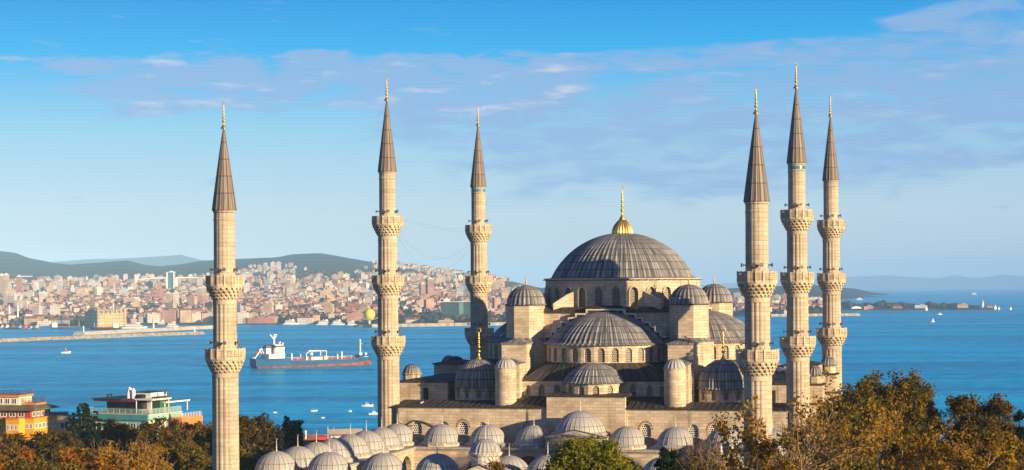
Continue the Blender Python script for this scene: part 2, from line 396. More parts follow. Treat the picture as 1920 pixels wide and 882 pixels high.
def minaret(name, hcone, htip, hfin, bal, rads, loc, band):
    """heights are measured from the ground at its foot"""
    root = empty(name, loc)
    base = MB(); base.lathe([(2.6, -3), (2.6, 3.6), (2.4, 4.0), (1.85, 6.5)], 12); base.build('base', M['stone'], root)
    zs = [6.5]+sorted(b[0] for b in bal)+[hcone]
    for i in range(len(zs)-1):
        z0 = zs[i]-(0 if i == 0 else 1.3); z1 = zs[i+1]-(2.4 if i < len(zs)-2 else 0); r = rads[i]; r2 = rads[i]*.975
        s = MB(); top = i == len(zs)-2
        if top:
            s.lathe([(r, z0), (r2, z1-1.25), (r2+.07, z1-1.2), (r2+.07, z1-1.08), (r2, z1-1.05), (r2, z1-.32), (r2+.10, z1-.22), (r2+.12, z1)], 48, mod=lambda k, rr: -.03 if k % 3 == 1 else 0)
        else:
            hb = 1.0 if i == 0 else .9
            s.lathe([(r+.05, z0), (r+.05, z0+hb)], 32)
            s.lathe([(r+.05, z0+hb), (r, z0+hb+.15), (r2, z1-1.5), (r2+.06, z1-1.3)], 64, mod=shaft_mod(64, .06))
            s.lathe([(r2+.06, z1-1.3), (r2+.03, z1)], 32)
        s.build('shaft', M['stone_shaft'], root)
    for zt, ro in bal:
        i = sorted(b[0] for b in bal).index(zt)
        balcony(root, zt, rads[i]*.975, ro)
        for a in (R(200), R(262), R(290), R(350), R(60)):
            h = MB(); rr = rads[i+1]; horn(h, rr*cos(a), rr*sin(a), zt+.75, a); h.build('loudspeaker', M['speaker'], root)
    rc = rads[-1]*.975+.16
    c = MB()
    pr = [(rc+.02, hcone), (rc, hcone+.16)]
    for k in range(1, 9):
        f = k/8; pr.append((rc*(1-f)**.93+.085*f, hcone+.16+(htip-hcone-.16)*f))
    c.lathe(pr, 64, mod=lambda k, r: (.045*r if k % 4 == 0 else 0), ulen=16); c.build('spire', M['lead_cone'], root)
    if band:
        bd = MB(); rb = rads[-1]*.975+.012
        for k in range(24): 
            a = 2*pi*k/24; bd.obox(rb*cos(a), rb*sin(a), hcone-.92, .05, .24, .48, a)
        bd.build('tile_band', M['tile_blue'], root)
    finial(0, 0, htip-.1, hfin-htip+.1, M['gold'], root, (0, 0, 0), 1.0, True, 10)
    return root
GZ = 34.0
def mh(h): return h+EYE-GZ
M_BAL = [(mh(10.59), 2.36), (mh(1.28), 2.42), (mh(-8.27), 2.58)]
N_BAL = [(mh(1.17), 2.32), (mh(-8.16), 2.46)]
def tall(loc, band): return minaret('minaret', mh(17.57), mh(28.85), mh(32.6), M_BAL, [1.73, 1.60, 1.50, 1.30], loc, band)
def short(loc): return minaret('minaret', mh(9.47), mh(20.05), mh(23.4), N_BAL, [1.68, 1.50, 1.38], loc, False)
mA = tall((-32.2, 61.6, GZ), False)
tag(mA, 'tall three balcony minaret at the near left hall corner, just right of the tanker', 'minaret', 'six pencil minarets')
mB = tall((-32.0, 114.8, GZ), True)
tag(mB, 'slender far minaret rising behind the left side domes, beside the green glass offices', 'minaret', 'six pencil minarets')
mC = copy_tree(mB); mC.location = (32.0, 61.6, GZ); mC.rotation_euler.z = .1
tag(mC, 'tallest looking minaret with turquoise tiles below its spire, middle of the right hand three', 'minaret', 'six pencil minarets')
mD = copy_tree(mA); mD.location = (32.0, 114.8, GZ); mD.rotation_euler.z = -.1
tag(mD, 'rightmost minaret standing behind the stepped domed turrets', 'minaret', 'six pencil minarets')
mE = short((-34.1, 0, GZ))
tag(mE, 'two balcony minaret standing alone in front of the strait at far left', 'minaret', 'six pencil minarets')
mF = copy_tree(mE); mF.location = (34.1, 0, GZ); mF.rotation_euler.z = .07
tag(mF, 'stout two balcony minaret in front of the right corner dome', 'minaret', 'six pencil minarets')

# ------------------------------------------------------------------ the mosque
YC = 88.8
MO = (0, YC, GZ)
mosque = empty('mosque', MO)
tag(mosque, 'grand stone mosque under cascading grey lead domes', 'mosque')
def part(mb, name, mat, parent=mosque, smooth=False): return mb.build(name, mat, parent, MO if parent else (0, 0, 0), smooth)
# sub-parts: their parent sits at the mosque's origin too, so they keep the same local frame
def ring_drum(cx, cy, r, z0, z1, n, a0, a1, ow, sill, spring, name='drum', pil=.0, mat='stone', depth=.35, winmat='lattice', fan=False):
    mb = MB(); panes = []; tr = MB()
    for k in range(n):
        b0, b1 = a0+(a1-a0)*k/n, a0+(a1-a0)*(k+1)/n
        A = Vector((cx+r*cos(b0), cy+r*sin(b0), 0)); B = Vector((cx+r*cos(b1), cy+r*sin(b1), 0)); L = (B-A).length; bm = (b0+b1)/2
        pn = MB(); panel(mb, pn, A, (B-A)/L, (cos(bm), sin(bm), 0), 0, L, z0, z1, L/2, ow, sill, spring, ow/2*1.05, depth, k*L); panes.append(pn)
        if pil:
            c = A*(1+pil*.5/r)+Vector((cx, cy, 0))*(-pil*.5/r)
            tr.obox(c.x, c.y, z0, pil*1.3, pil, (spring-z0)*.9+.6, b0)
        if fan:
            mid = (A+B)/2
            for j in range(5):
                q = pi*(j+.5)/5; uu, zz = -cos(q)*(ow/2+.2), spring+sin(q)*(ow/2+.22)
                pc = mid+(B-A)/L*uu+Vector((cos(bm), sin(bm), 0))*.03
                tr.obox(pc.x, pc.y, zz-.14, .16, .10, .30, bm+pi/2)
    o = part(mb, name, M[mat])
    if tr.v: part(tr, 'voussoirs' if fan else 'buttresses', M['brick'] if fan else M[mat], o)
    for pn in panes: part(pn, 'window', M[winmat], o)
    return o
# main dome and its drum
dm = MB(); ribdome(dm, 0, YC, 66.75, 11.75, 7.45, 76, .17, flare=1.35, lip=.32, n=22, flute=.05); main_dome = part(dm, 'main_dome', M['lead'])
b = MB()
prof = [(1.72, 0), (1.75, .15)]
for i in range(1, 13): f = i/12; prof.append((1.72*cos(f*pi/2)**.72*(1-.12*f)+.30*f, .15+2.35*f**1.05))
prof += [(.22, 2.75)]
b.lathe(prof, 96, 0, YC, 74.0, mod=lambda k, r: (.045*r if k % 4 == 0 else (-.03*r if k % 4 == 2 else 0))); part(b, 'bulb', M['gold'], main_dome)
finial(0, YC, 76.4, 5.7, M['gold'], main_dome, MO, .85)
drum = ring_drum(0, YC, 12.85, 61.3, 66.5, 28, -pi/2, 3*pi/2, 1.22, 61.8, 64.55, pil=.0, depth=.3)
c = MB(); c.lathe([(12.6, 66.35), (13.1, 66.42), (13.15, 66.6), (12.6, 66.65)], 112, 0, YC); part(c, 'cornice', M['stone_trim'])
# moulded surrounds of the drum windows
sr = MB()
for k in range(28):
    a = -pi/2+2*pi*(k+.5)/28; L = 2*12.85*sin(pi/28); rr = 12.85*cos(pi/28)
    nx, ny = cos(a), sin(a); tx, ty = -ny, nx
    pts = [(-.86, 61.4), (-.86, 64.45)]+[(-.86*cos(pi*j/8), 64.45+.9*sin(pi*j/8)) for j in range(1, 8)]+[(.86, 64.45), (.86, 61.4)]
    for (u0, w0), (u1, w1) in zip(pts[:-1], pts[1:]):
        P = [(u0, w0, 0), (u1, w1, 0), (u1*.80, w1 if w1 < 64.4 else w1-.16, 0), (u0*.80, w0 if w0 < 64.4 else w0-.16, 0)]
        vs = [(u*tx+(rr+e)*nx, YC+u*ty+(rr+e)*ny, w) for e in (0, .2) for u, w, _ in P]
        sr.add(vs, [(4, 5, 6, 7), (0, 1, 5, 4), (3, 7, 6, 2)])
part(sr, 'window_surrounds', M['stone'], drum)
# square base carrying the drum: stone walls under a lead roof, with stepped arches on each side
hb = 13.2
bm_ = MB(); bm_.box(-hb, YC-hb, 47, hb, YC+hb, 61.1); part(bm_, 'base_block', M['stone'])
bl = MB(); p1 = [(-hb-.35, YC-hb-.35), (hb+.35, YC-hb-.35), (hb+.35, YC+hb+.35), (-hb-.35, YC+hb+.35)]
p2 = [(x*.93, YC+(y-YC)*.93) for x, y in p1]
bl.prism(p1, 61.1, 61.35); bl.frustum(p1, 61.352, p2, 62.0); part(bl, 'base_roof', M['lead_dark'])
def rot(q):  # quarter turns about the middle of the dome
    c, s = [(1, 0), (0, 1), (-1, 0), (0, -1)][q]
    return lambda x, y: (x*c-y*s, YC+x*s+y*c)
def transform(mb, q):
    f = rot(q); mb.v = [(*f(x, y), z) for x, y, z in mb.v]; return mb
steps = [(3.05, 61.75), (4.8, 61.05), (6.0, 60.4), (7.2, 59.7), (8.05, 58.95), (8.9, 58.2), (9.75, 57.45)]
for q in range(4):
    # everything below is laid out for the side at -y of the dome centre, then turned
    ar = MB(); yf0, yf1 = -hb-1.15, -hb-.01
    xs = 0
    for i, (xe, zt) in enumerate(steps):
        for sg in (-1, 1):
            x0, x1 = sorted((sg*xs, sg*xe)); ar.box(x0, yf0, 56.0, x1, yf1, zt-.26)
        xs = xe
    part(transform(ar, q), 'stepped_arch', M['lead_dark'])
    cp = MB(); xs = 0; pz = None
    for i, (xe, zt) in enumerate(steps):
        for sg in (-1, 1):
            if i == 0:
                if sg == 1: cp.box(-xe-.12, yf0-.12, zt-.26, xe+.12, yf1+.3, zt)
            else:
                x0, x1 = sorted((sg*(xs+.12), sg*(xe+.12))); cp.box(x0, yf0-.12, zt-.26, x1, yf1+.3, zt)
                x0, x1 = sorted((sg*(xs-.12), sg*(xs+.12))); cp.box(x0, yf0-.122, zt, x1, yf1+.28, pz-.262)
        xs = xe; pz = zt
    part(transform(cp, q), 'stepped_coping', M['coping'])
    if q == 0:
        cr = MB(); cr.frustum([(-3.3, yf0-.3), (3.3, yf0-.3), (3.3, -hb+1), (-3.3, -hb+1)], 61.78, [(-2.2, yf0+1.0), (2.2, yf0+1.0), (2.2, -hb+1), (-2.2, -hb+1)], 62.25); part(transform(cr, q), 'arch_roof', M['lead_dark'])
    sd = MB(); ribdome(sd, 0, -hb-.1, 56.55, 9.35, 4.75, 68, .16, pi, 2*pi, flare=.75, lip=.3, n=18, flute=.03)
    part(transform(sd, q), 'semi_dome', M['lead'])
    # its windowed drum
    n = 14; mb = MB(); panes = []
    for k in range(n):
        b0, b1 = pi+pi*k/n, pi+pi*(k+1)/n; r = 9.75
        A = Vector((r*cos(b0), -hb+r*sin(b0), 0)); B = Vector((r*cos(b1), -hb+r*sin(b1), 0)); L = (B-A).length; bm2 = (b0+b1)/2
        pn = MB(); panel(mb, pn, A, (B-A)/L, (cos(bm2), sin(bm2), 0), 0, L, 53.2, 56.3, L/2, 1.12, 53.55, 55.15, .58, .25, k*L)
        panes.append(pn)
    dr = part(transform(mb, q), 'semi_dome_drum', M['stone'])
    if q != 2:
        for pn in panes: part(transform(pn, q), 'window', M['lattice'], dr)
    # lead skirt from the drum down to the outer wall
    xw, yw = 11.8, -22.9
    sk = MB(); ns = 40; inner, outer = [], []
    for k in range(ns+1):
        a = pi+pi*k/ns; inner.append((9.72*cos(a), -hb+9.72*sin(a), 53.45))
        f = k/ns
        px_, py_ = cos(a), sin(a); sc = min(xw/abs(px_) if abs(px_) > 1e-6 else 1e9, (-yw-hb+.2)/abs(py_) if abs(py_) > 1e-6 else 1e9)
        outer.append((px_*sc, -hb+py_*sc, 50.75))
    for k in range(ns):
        mid0 = tuple((inner[k][j]+outer[k][j])/2+(0, 0, .25)[j] for j in range(3)); mid1 = tuple((inner[k+1][j]+outer[k+1][j])/2+(0, 0, .25)[j] for j in range(3))
        sk.add([inner[k], mid0, mid1, inner[k+1]], [(0, 1, 2, 3)], [[(k*.8, 3), (k*.8, 1.5), (k*.8+.8, 1.5), (k*.8+.8, 3)]])
        sk.add([mid0, outer[k], outer[k+1], mid1], [(0, 1, 2, 3)], [[(k*.8, 1.5), (k*.8, 0), (k*.8+.8, 0), (k*.8+.8, 1.5)]])
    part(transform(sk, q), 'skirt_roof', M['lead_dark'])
    # outer wall with the exedra bulging from its middle
    mb = MB(); panes = []
    flat_w = [(-11.6, -9.6), (-9.6, -7.3), (-7.3, -4.6), (4.6, 7.6), (7.6, 9.8), (9.8, 11.6)]
    for u0, u1 in flat_w:
        pn = MB(); w = .95 if u1-u0 > 2.1 else .7
        panel(mb, pn, (0, yw, 0), (1, 0, 0), (0, -1, 0), u0, u1, 47.2, 50.62, (u0+u1)/2, w, 48.35, 49.55, w*.55, .2); panes.append(pn)
    re = 4.6; ne = 6
    for k in range(ne):
        b0, b1 = pi+pi*k/ne, pi+pi*(k+1)/ne
        A = Vector((re*cos(b0), yw+re*sin(b0), 0)); B = Vector((re*cos(b1), yw+re*sin(b1), 0)); L = (B-A).length; bm2 = (b0+b1)/2
        pn = MB(); panel(mb, pn, A, (B-A)/L, (cos(bm2), sin(bm2), 0), 0, L, 47.2, 50.5, L/2, 1.0, 48.25, 49.55, .55, .2, k*L); panes.append(pn)
    mb.box(-11.6, yw+.4, 47.2, -11.3, -hb, 50.6); mb.box(11.3, yw+.4, 47.2, 11.6, -hb, 50.6)
    ow = part(transform(mb, q), 'exedra_wall', M['stone'])
    if q != 2:
        for pn in panes: part(transform(pn, q), 'window', M['lattice'], ow)
    ev = MB(); ev.box(-11.9, yw-.22, 50.6, -4.4, yw+.3, 50.8); ev.box(4.4, yw-.22, 50.6, 11.9, yw+.3, 50.8); part(transform(ev, q), 'eaves', M['lead_dark'])
    ex = MB(); ribdome(ex, 0, yw, 50.75, 4.65, 2.75, 44, .13, pi, 2*pi, flare=.35, lip=.2, n=10, flute=.02); part(transform(ex, q), 'exedra_dome', M['lead'])
# corner towers, piers and corner domes
def octa(cx, cy, r, n=8, off=pi/8): return [(cx+r*cos(off+2*pi*k/n), cy+r*sin(off+2*pi*k/n)) for k in range(n)]
for sx in (-1, 1):
    for sy in (-1, 1):
        tx, ty = sx*13.3, YC+sy*13.3
        tw = MB(); tw.prism(octa(tx, ty, 3.2), 47, 62.3); o = part(tw, 'tower', M['stone'])
        cn = MB(); cn.prism(octa(tx, ty, 3.36), 62.3, 62.5); part(cn, 'cornice', M['lead_dark'], o)
        ex = MB(); ex.box(tx-.28, ty-3.02, 57.2, tx+.28, ty-2.94, 58.6)
        td = MB(); ribdome(td, tx, ty, 62.62, 3.05, 2.95, 26, .10, flare=.18, lip=.12, n=12, flute=.10); o = part(td, 'tower_dome', M['lead_pale' if False else 'lead'])
        finial(tx, ty, 65.4, 1.85, M['gold'], o, MO, 1.7)
        # low roof at the tower's foot
        lf = MB(); lf.frustum(octa(tx, ty, 4.3), 56.5, octa(tx, ty, 3.25), 57.15); part(lf, 'tower_skirt', M['lead'])
        lw = MB(); lw.prism(octa(tx, ty, 4.05), 47, 56.5); part(lw, 'tower_foot', M['stone'])
        # stepped pier running out to the round turret
        pz = MB(); 
        for (d0, d1, hw, zt) in ((3.2, 8.0, 2.0, 56.3), (8.0, 11.4, 1.75, 53.3)):
            y0, y1 = sorted((ty+sy*d0, ty+sy*d1)); pz.box(tx-hw, y0, 47, tx+hw, y1, zt)
        part(pz, 'pier', M['stone'])
        pr_ = MB()
        for (d0, d1, hw, zt) in ((3.2, 8.0, 2.0, 56.3), (8.0, 11.4, 1.75, 53.3)):
            y0, y1 = sorted((ty+sy*d0, ty+sy*d1)); e = .22
            poly = [(tx-hw-e, y0-e), (tx+hw+e, y0-e), (tx+hw+e, y1+e), (tx-hw-e, y1+e)]
            pr_.prism(poly, zt, zt+.14); pr_.pyramid(poly, zt+.141, (tx, (y0+y1)/2, zt+.85))
        part(pr_, 'pier_roof', M['lead'])
        ux, uy = tx, YC+sy*26.5
        tu = MB(); tu.lathe([(1.66, 46.5), (1.66, 52.7), (1.78, 52.75), (1.78, 52.95)], 32, ux, uy); part(tu, 'turret', M['stone'])
        tc = MB(); ribdome(tc, ux, uy, 53.0, 1.6, 1.35, 18, .07, flare=.16, lip=.1, n=9, flute=.05); part(tc, 'turret_dome', M['lead_pale'])
        # flying buttresses from the tower to the drum
        for tang in (-1, 1):
            an = atan2(sy, sx)+tang*.30
            pA = Vector((12.75*cos(an), YC+12.75*sin(an), 0)); pB = Vector((tx*.985, ty-0, 0))+Vector((cos(atan2(sy, sx)+tang*pi/2)*1.6, sin(atan2(sy, sx)+tang*pi/2)*1.6, 0))
            dd = (pB-pA); L = dd.length; dd.normalize(); nr = Vector((-dd.y, dd.x, 0))*.45
            fb = MB(); vs = []
            for sgn in (-1, 1):
                for p, z0, z1 in ((pA, 61.2, 64.5), (pA+dd*1.2, 61.2, 64.0), (pA+dd*L*.5, 61.2, 62.6)):
                    vs += [(p.x+nr.x*sgn, p.y+nr.y*sgn, z0), (p.x+nr.x*sgn, p.y+nr.y*sgn, z1)]
            fb.add(vs, [(0, 2, 3, 1), (2, 4, 5, 3), (6, 7, 9, 8), (8, 9, 11, 10), (1, 3, 9, 7), (3, 5, 11, 9), (4, 10, 11, 5), (0, 1, 7, 6)]); part(fb, 'flying_buttress', M['stone'])
        # corner dome on its drum
        cx, cy = sx*19.6, YC+sy*19.3
        ring = ring_drum(cx, cy, 3.95, 47.0, 49.5, 12, 0, 2*pi, .78, 47.75, 48.75, 'corner_drum', depth=.25, fan=True)
        cd = MB(); ribdome(cd, cx, cy, 49.75, 3.75, 4.15, 44, .13, flare=.32, lip=.22, n=14, flute=.03); o = part(cd, 'corner_dome', M['lead'])
        finial(cx, cy, 53.7, 5.2, M['gold'], o, MO, .95)
        # stepped turret towers of the side walls
        for yy, zt in ((-12.5, 51.3), (9.5, 51.9)):
            if sy > 0: continue
            wx, wy = sx*33.0, YC+yy
            w = MB(); w.box(wx-1.7, wy-1.7, GZ-2, wx+1.7, wy+1.7, zt-4.6); w.box(wx-1.35, wy-1.5, zt-4.3, wx+1.35, wy+1.5, zt-1.55); w.prism(octa(wx, wy, 1.28), zt-1.3, zt); o = part(w, 'wall_turret', M['stone'])
            l = MB(); l.box(wx-2.0, wy-2.0, zt-4.6, wx+2.0, wy+2.0, zt-4.3); l.box(wx-1.65, wy-1.8, zt-1.55, wx+1.65, wy+1.8, zt-1.3); part(l, 'turret_ledge', M['lead_dark'], o)
            l = MB(); ribdome(l, wx, wy, zt+.1, 1.22, 1.35, 16, .06, flare=.2, lip=.1, n=8, flute=.04); part(l, 'turret_dome', M['lead'])
# prayer hall block with its windowed front wall, lead apron and side galleries
hx, yf = 30.6, 60.0
body = MB(); body.box(-hx, yf+.6, GZ-2, hx, 118, 46.7); part(body, 'hall_body', M['stone'])
fw = MB(); panes = []
wins = [-27.05, -22.6, -19.55, -16.5, -9.4, 9.2, 16.45, 19.55, 22.6, 27.0]
edges = [-hx]+[(a+b_)/2 for a, b_ in zip(wins[:-1], wins[1:])]+[hx]
for wv, e0, e1 in zip(wins, edges[:-1], edges[1:]):
    pn = MB(); panel(fw, pn, (0, yf, 0), (1, 0, 0), (0, -1, 0), e0, e1, 41.0, 46.75, wv, 1.55, 42.5, 43.55, .95, .3); panes.append(pn)
fw.box(-hx, yf+.002, GZ-2, hx, yf+.6, 41.0); fw.box(-hx, yf+.001, 46.4, -hx+.3, yf+.6, 46.7)
fwo = part(fw, 'front_wall', M['stone'])
for pn in panes: part(pn, 'window', M['lattice_white'], fwo)
vz = MB()
for wv in (-19.55, 19.55, 9.2):
    for j in range(9):
        q = pi*(j+.5)/9; uu, zz = -cos(q)*1.05, 43.55+sin(q)*1.28
        c_, s_ = cos(q), sin(q); vz.obox(wv+uu, yf-.02, zz-.14, .17, .07, .30, 0)
part(vz, 'voussoirs', M['brick'], fwo)
rc_ = MB(); rc_.box(-6.15, yf-.45, 41.0, 6.1, yf+.3, 48.55); part(rc_, 'raised_front', M['stone'])
rc_ = MB(); rc_.frustum([(-6.5, yf-.75), (6.45, yf-.75), (6.45, 66), (-6.5, 66)], 48.552, [(-6.2, 63), (6.2, 63), (6.2, 66), (-6.2, 66)], 48.95); part(rc_, 'raised_roof', M['lead_dark'])
cb = MB(); cb.box(-hx-.1, yf-.12, 46.5, -6.16, yf+.02, 46.74); cb.box(6.11, yf-.12, 46.5, hx+.1, yf+.02, 46.74); part(cb, 'string_course', M['stone_trim'], fwo)
ap = MB()
def apron_z(x): return 47.5+.75*max(0, min(1, (14.5-abs(x))/2.5))
xs_ = [-hx-.4+i*(2*hx+.8)/120 for i in range(121)]
for a, b_ in zip(xs_[:-1], xs_[1:]):
    w = .5*(a+b_)
    if abs(w) < 6.2:
        ap.add([(a, 64.5, apron_z(a)-.02), (b_, 64.5, apron_z(b_)-.02), (b_, 65.9, apron_z(b_)), (a, 65.9, apron_z(a))], [(0, 1, 2, 3)]); continue
    ap.add([(a, yf-.45, 46.83), (b_, yf-.45, 46.83), (b_, 65.9, apron_z(b_)), (a, 65.9, apron_z(a))], [(0, 1, 2, 3)], [[(a, 0), (b_, 0), (b_, 6), (a, 6)]])
    ap.add([(a, yf-.45, 46.70), (b_, yf-.45, 46.70), (b_, yf-.45, 46.83), (a, yf-.45, 46.83)], [(0, 1, 2, 3)])
    ap.add([(a, yf-.45, 46.70), (b_, yf-.45, 46.70), (b_, yf+.1, 46.70), (a, yf+.1, 46.70)], [(3, 2, 1, 0)])
for i in range(0, 62):
    x = -hx+i*1.0
    if abs(x) < 6.4: continue
    ap.tube((x, yf-.45, 46.86), (x, 65.7, apron_z(x)+.02), .07, None, 5)
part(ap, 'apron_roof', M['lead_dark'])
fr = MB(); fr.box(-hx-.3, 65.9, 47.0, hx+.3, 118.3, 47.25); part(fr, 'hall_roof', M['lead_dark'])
for sx in (-1, 1):
    g = MB(); x0, x1 = sorted((sx*24.3, sx*32.3)); g.box(x0, 67.6, 46, x1, 112, 50.2); o = part(g, 'side_gallery', M['stone'])
    dn = MB(); dx = -27.9 if sx < 0 else 27.5
    dn.box(dx-.42, 67.55, 47.4, dx+.42, 67.66, 49.3); dn.lathe([(.42, -.03), (.42, .08), (.01, .08)], 16, dx, 0, 0); 
    dn.v = dn.v[:8]; dn.f = [f for f in dn.f if max(f) < 8]; dn.uv = dn.uv[:len(dn.f)]; dn.mi = dn.mi[:len(dn.f)]
    part(dn, 'door', M['dark'], o)
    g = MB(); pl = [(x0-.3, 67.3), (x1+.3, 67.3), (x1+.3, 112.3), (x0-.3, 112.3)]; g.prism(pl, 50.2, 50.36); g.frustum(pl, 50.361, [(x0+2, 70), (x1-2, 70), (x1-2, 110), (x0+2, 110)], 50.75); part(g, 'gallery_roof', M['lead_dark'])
    kx, ky = sx*31.3, 71.0
    g = MB(); g.prism(octa(kx, ky, 1.5), 50.4, 51.35); g.prism(octa(kx, ky, 1.7), 51.352, 51.45); o = part(g, 'roof_kiosk', M['stone'])
    g = MB(); ribdome(g, kx, ky, 51.47, 1.42, 1.4, 16, .06, flare=.15, lip=.08, n=8, flute=.03); part(g, 'kiosk_dome', M['lead'], o)
    x0, x1 = sorted((sx*27.0, sx*32.2))
    g = MB(); g.box(x0, 86.5, 50, x1, 96, 52.25); part(g, 'gallery_upper', M['stone'])
    g = MB(); pl = [(x0-.3, 86.2), (x1+.3, 86.2), (x1+.3, 96.3), (x0-.3, 96.3)]; g.prism(pl, 52.25, 52.4); g.pyramid(pl, 52.41, ((x0+x1)/2, 91, 53.1)); ribdome(g, (x0+x1)/2, 91, 52.75, 1.3, .75, 14, .05, n=6); part(g, 'gallery_upper_roof', M['lead_dark'])
    g = MB(); g.box(sx*27.5-2.2, 72, 50.4, sx*27.5+2.2, 80, 51.7) if sx > 0 else None
    if sx > 0:
        part(g, 'gallery_block', M['stone']); g = MB(); pl = [(25, 71.7), (30, 71.7), (30, 80.3), (25, 80.3)]; g.prism(pl, 51.7, 51.82); g.pyramid(pl, 51.83, (27.5, 76, 52.5)); part(g, 'block_roof', M['lead'])
# rain pipe and slack cables on the left corner of the front wall
g = MB(); g.tube((-30.2, 59.85, 41), (-30.2, 59.85, 46.6), .16); part(g, 'rain_pipe', M['cable'])
g = MB()
def sag(mb, p, q, dip, r, n=12):
    pts = [Vector(p).lerp(Vector(q), i/n)+Vector((0, 0, -dip*4*(i/n)*(1-i/n))) for i in range(n+1)]
    for a, b_ in zip(pts[:-1], pts[1:]): mb.tube(a, b_, r, None, 5)
sag(g, (-30.2, 59.8, 43.6), (-27.6, 59.8, 44.6), .25, .09); sag(g, (-27.6, 59.8, 44.6), (-23.4, 59.8, 43.2), -.35, .09); sag(g, (-30.2, 59.8, 44.4), (-27.3, 59.8, 43.9), .3, .05)
part(g, 'cable_run', M['cable'])

# ------------------------------------------------------------------ courtyard arcade
AO = (0, 30, GZ)
arc = empty('courtyard_arcade', AO); tag(arc, 'courtyard arcade roofed by rows of small pale lead domes before the mosque', 'arcade')
def apart(mb, name, mat, parent=arc, smooth=False): return mb.build(name, mat, parent, AO, smooth)
XO, YN, YFAR, DW = 32.6, 1.4, 59.6, 7.2
ZR = 41.3
w = MB(); w.box(-XO, YN, GZ-2, XO, YN+.9, ZR-.3); w.box(-XO, YN+.9, GZ-2, -XO+.9, YFAR-.4, ZR-.3); w.box(XO-.9, YN+.9, GZ-2, XO, YFAR-.4, ZR-.3); apart(w, 'outer_wall', M['stone'])
xi, yi0, yi1 = XO-7.4, YN+7.4, YFAR-7.4
iw = MB(); dk = MB()
nb = 7
for k in range(nb):
    u0, u1 = -xi+2*xi*k/nb, -xi+2*xi*(k+1)/nb
    panel(iw, None, (0, yi1, 0), (1, 0, 0), (0, -1, 0), u0, u1, GZ, ZR-.45, (u0+u1)/2, 5.0, GZ+.02, 37.7, 2.35, .8)
    panel(iw, None, (0, yi0, 0), (-1, 0, 0), (0, 1, 0), u0, u1, GZ, ZR-.45, (u0+u1)/2, 5.0, GZ+.02, 37.7, 2.35, .8)
nb = 6
for k in range(nb):
    L = yi1-yi0; u0, u1 = L*k/nb, L*(k+1)/nb
    panel(iw, None, (-xi, yi0, 0), (0, 1, 0), (1, 0, 0), u0, u1, GZ, ZR-.45, (u0+u1)/2, 5.0, GZ+.02, 37.7, 2.35, .8)
    panel(iw, None, (xi, yi1, 0), (0, -1, 0), (-1, 0, 0), u0, u1, GZ, ZR-.45, (u0+u1)/2, 5.0, GZ+.02, 37.7, 2.35, .8)
apart(iw, 'inner_wall', M['stone'])
rf = MB(); e = .45
def frame(x0, y0, x1, y1, X0, Y0, X1, Y1, z0, z1):
    rf.box(x0, y0, z0, x1, Y0, z1); rf.box(x0, Y1, z0, x1, y1, z1); rf.box(x0, Y0, z0, X0, Y1, z1); rf.box(X1, Y0, z0, x1, Y1, z1)
frame(-XO-e, YN-e, XO+e, YFAR+.3, -xi+e, yi0+e, xi-e, yi1-e, ZR-.42, ZR-.12); apart(rf, 'arcade_roof', M['lead_pale'])
rf = MB(); frame(-XO-e+.25, YN-e+.25, XO+e-.25, YFAR+.2, -xi+e-.25, yi0+e-.25, xi-e+.25, yi1-e+.25, ZR-.62, ZR-.421); apart(rf, 'cornice', M['stone_trim'])
gx = [-28.9, -21.7, -14.4, -7.2, 0, 7.2, 14.5, 21.8, 28.9]
gy = [5.0, 12.2, 19.4, 26.5, 33.6, 40.7, 47.9, 55.6]
def small_dome(x, y, z=ZR, r=2.95, rise=2.55, fin=1.65, mat='lead_pale'):
    pl = MB(); pl.prism(octa(x, y, r+.42, 8), z-.12, z+.28); pl.prism(octa(x, y, r+.3, 8), z+.281, z+.42)
    dd = MB(); ribdome(dd, x, y, z+.58, r-.12, rise, 24, .05, flare=.42, lip=.30, n=12, flute=.0, thin=.09)
    o = apart(dd, 'dome', M[mat]); apart(pl, 'plinth', M['stone_trim'], o)
    finial(x, y, z+.5+rise, fin, M['finial_stone'], o, AO, .95, True, 8)
for x in gx:
    if x: small_dome(x, gy[0]-1.0+.4, fin=1.75)
    if x: small_dome(x, gy[-1])
for y in gy[1:-1]:
    small_dome(gx[0], y); small_dome(gx[-1], y)
small_dome(.6, 10.6, ZR-.6, 2.9, 2.5)
# raised bay in front of the prayer hall door
g = MB(); g.box(-4.6, 52.0, ZR-2.5, 4.6, 59.4, 43.0)
vs = [(-4.9, 51.7, 42.9), (4.9, 51.7, 42.9), (0, 51.7, 44.0), (-4.9, 52.6, 42.9), (4.9, 52.6, 42.9), (0, 52.6, 44.0)]
g.add(vs, [(0, 1, 2), (3, 5, 4), (0, 2, 5, 3), (1, 4, 5, 2), (0, 3, 4, 1)]); g.prism(octa(0, 55.7, 4.45), 43.0, 43.42); apart(g, 'hall_portal', M['stone'])
g = MB(); g.add([(-5.2, 51.5, 42.95), (0, 51.5, 44.12), (0, 52.9, 44.12), (-5.2, 52.9, 42.95), (5.2, 51.5, 42.95), (5.2, 52.9, 42.95)], [(0, 1, 2, 3), (1, 4, 5, 2)]); apart(g, 'portal_coping', M['lead_pale'])
dd = MB(); ribdome(dd, 0, 55.7, 43.6, 3.85, 3.05, 32, .06, flare=.62, lip=.30, n=14, thin=.09); o = apart(dd, 'portal_dome', M['lead_pale']); finial(0, 55.7, 46.55, 2.0, M['finial_stone'], o, AO, .9, True, 8)
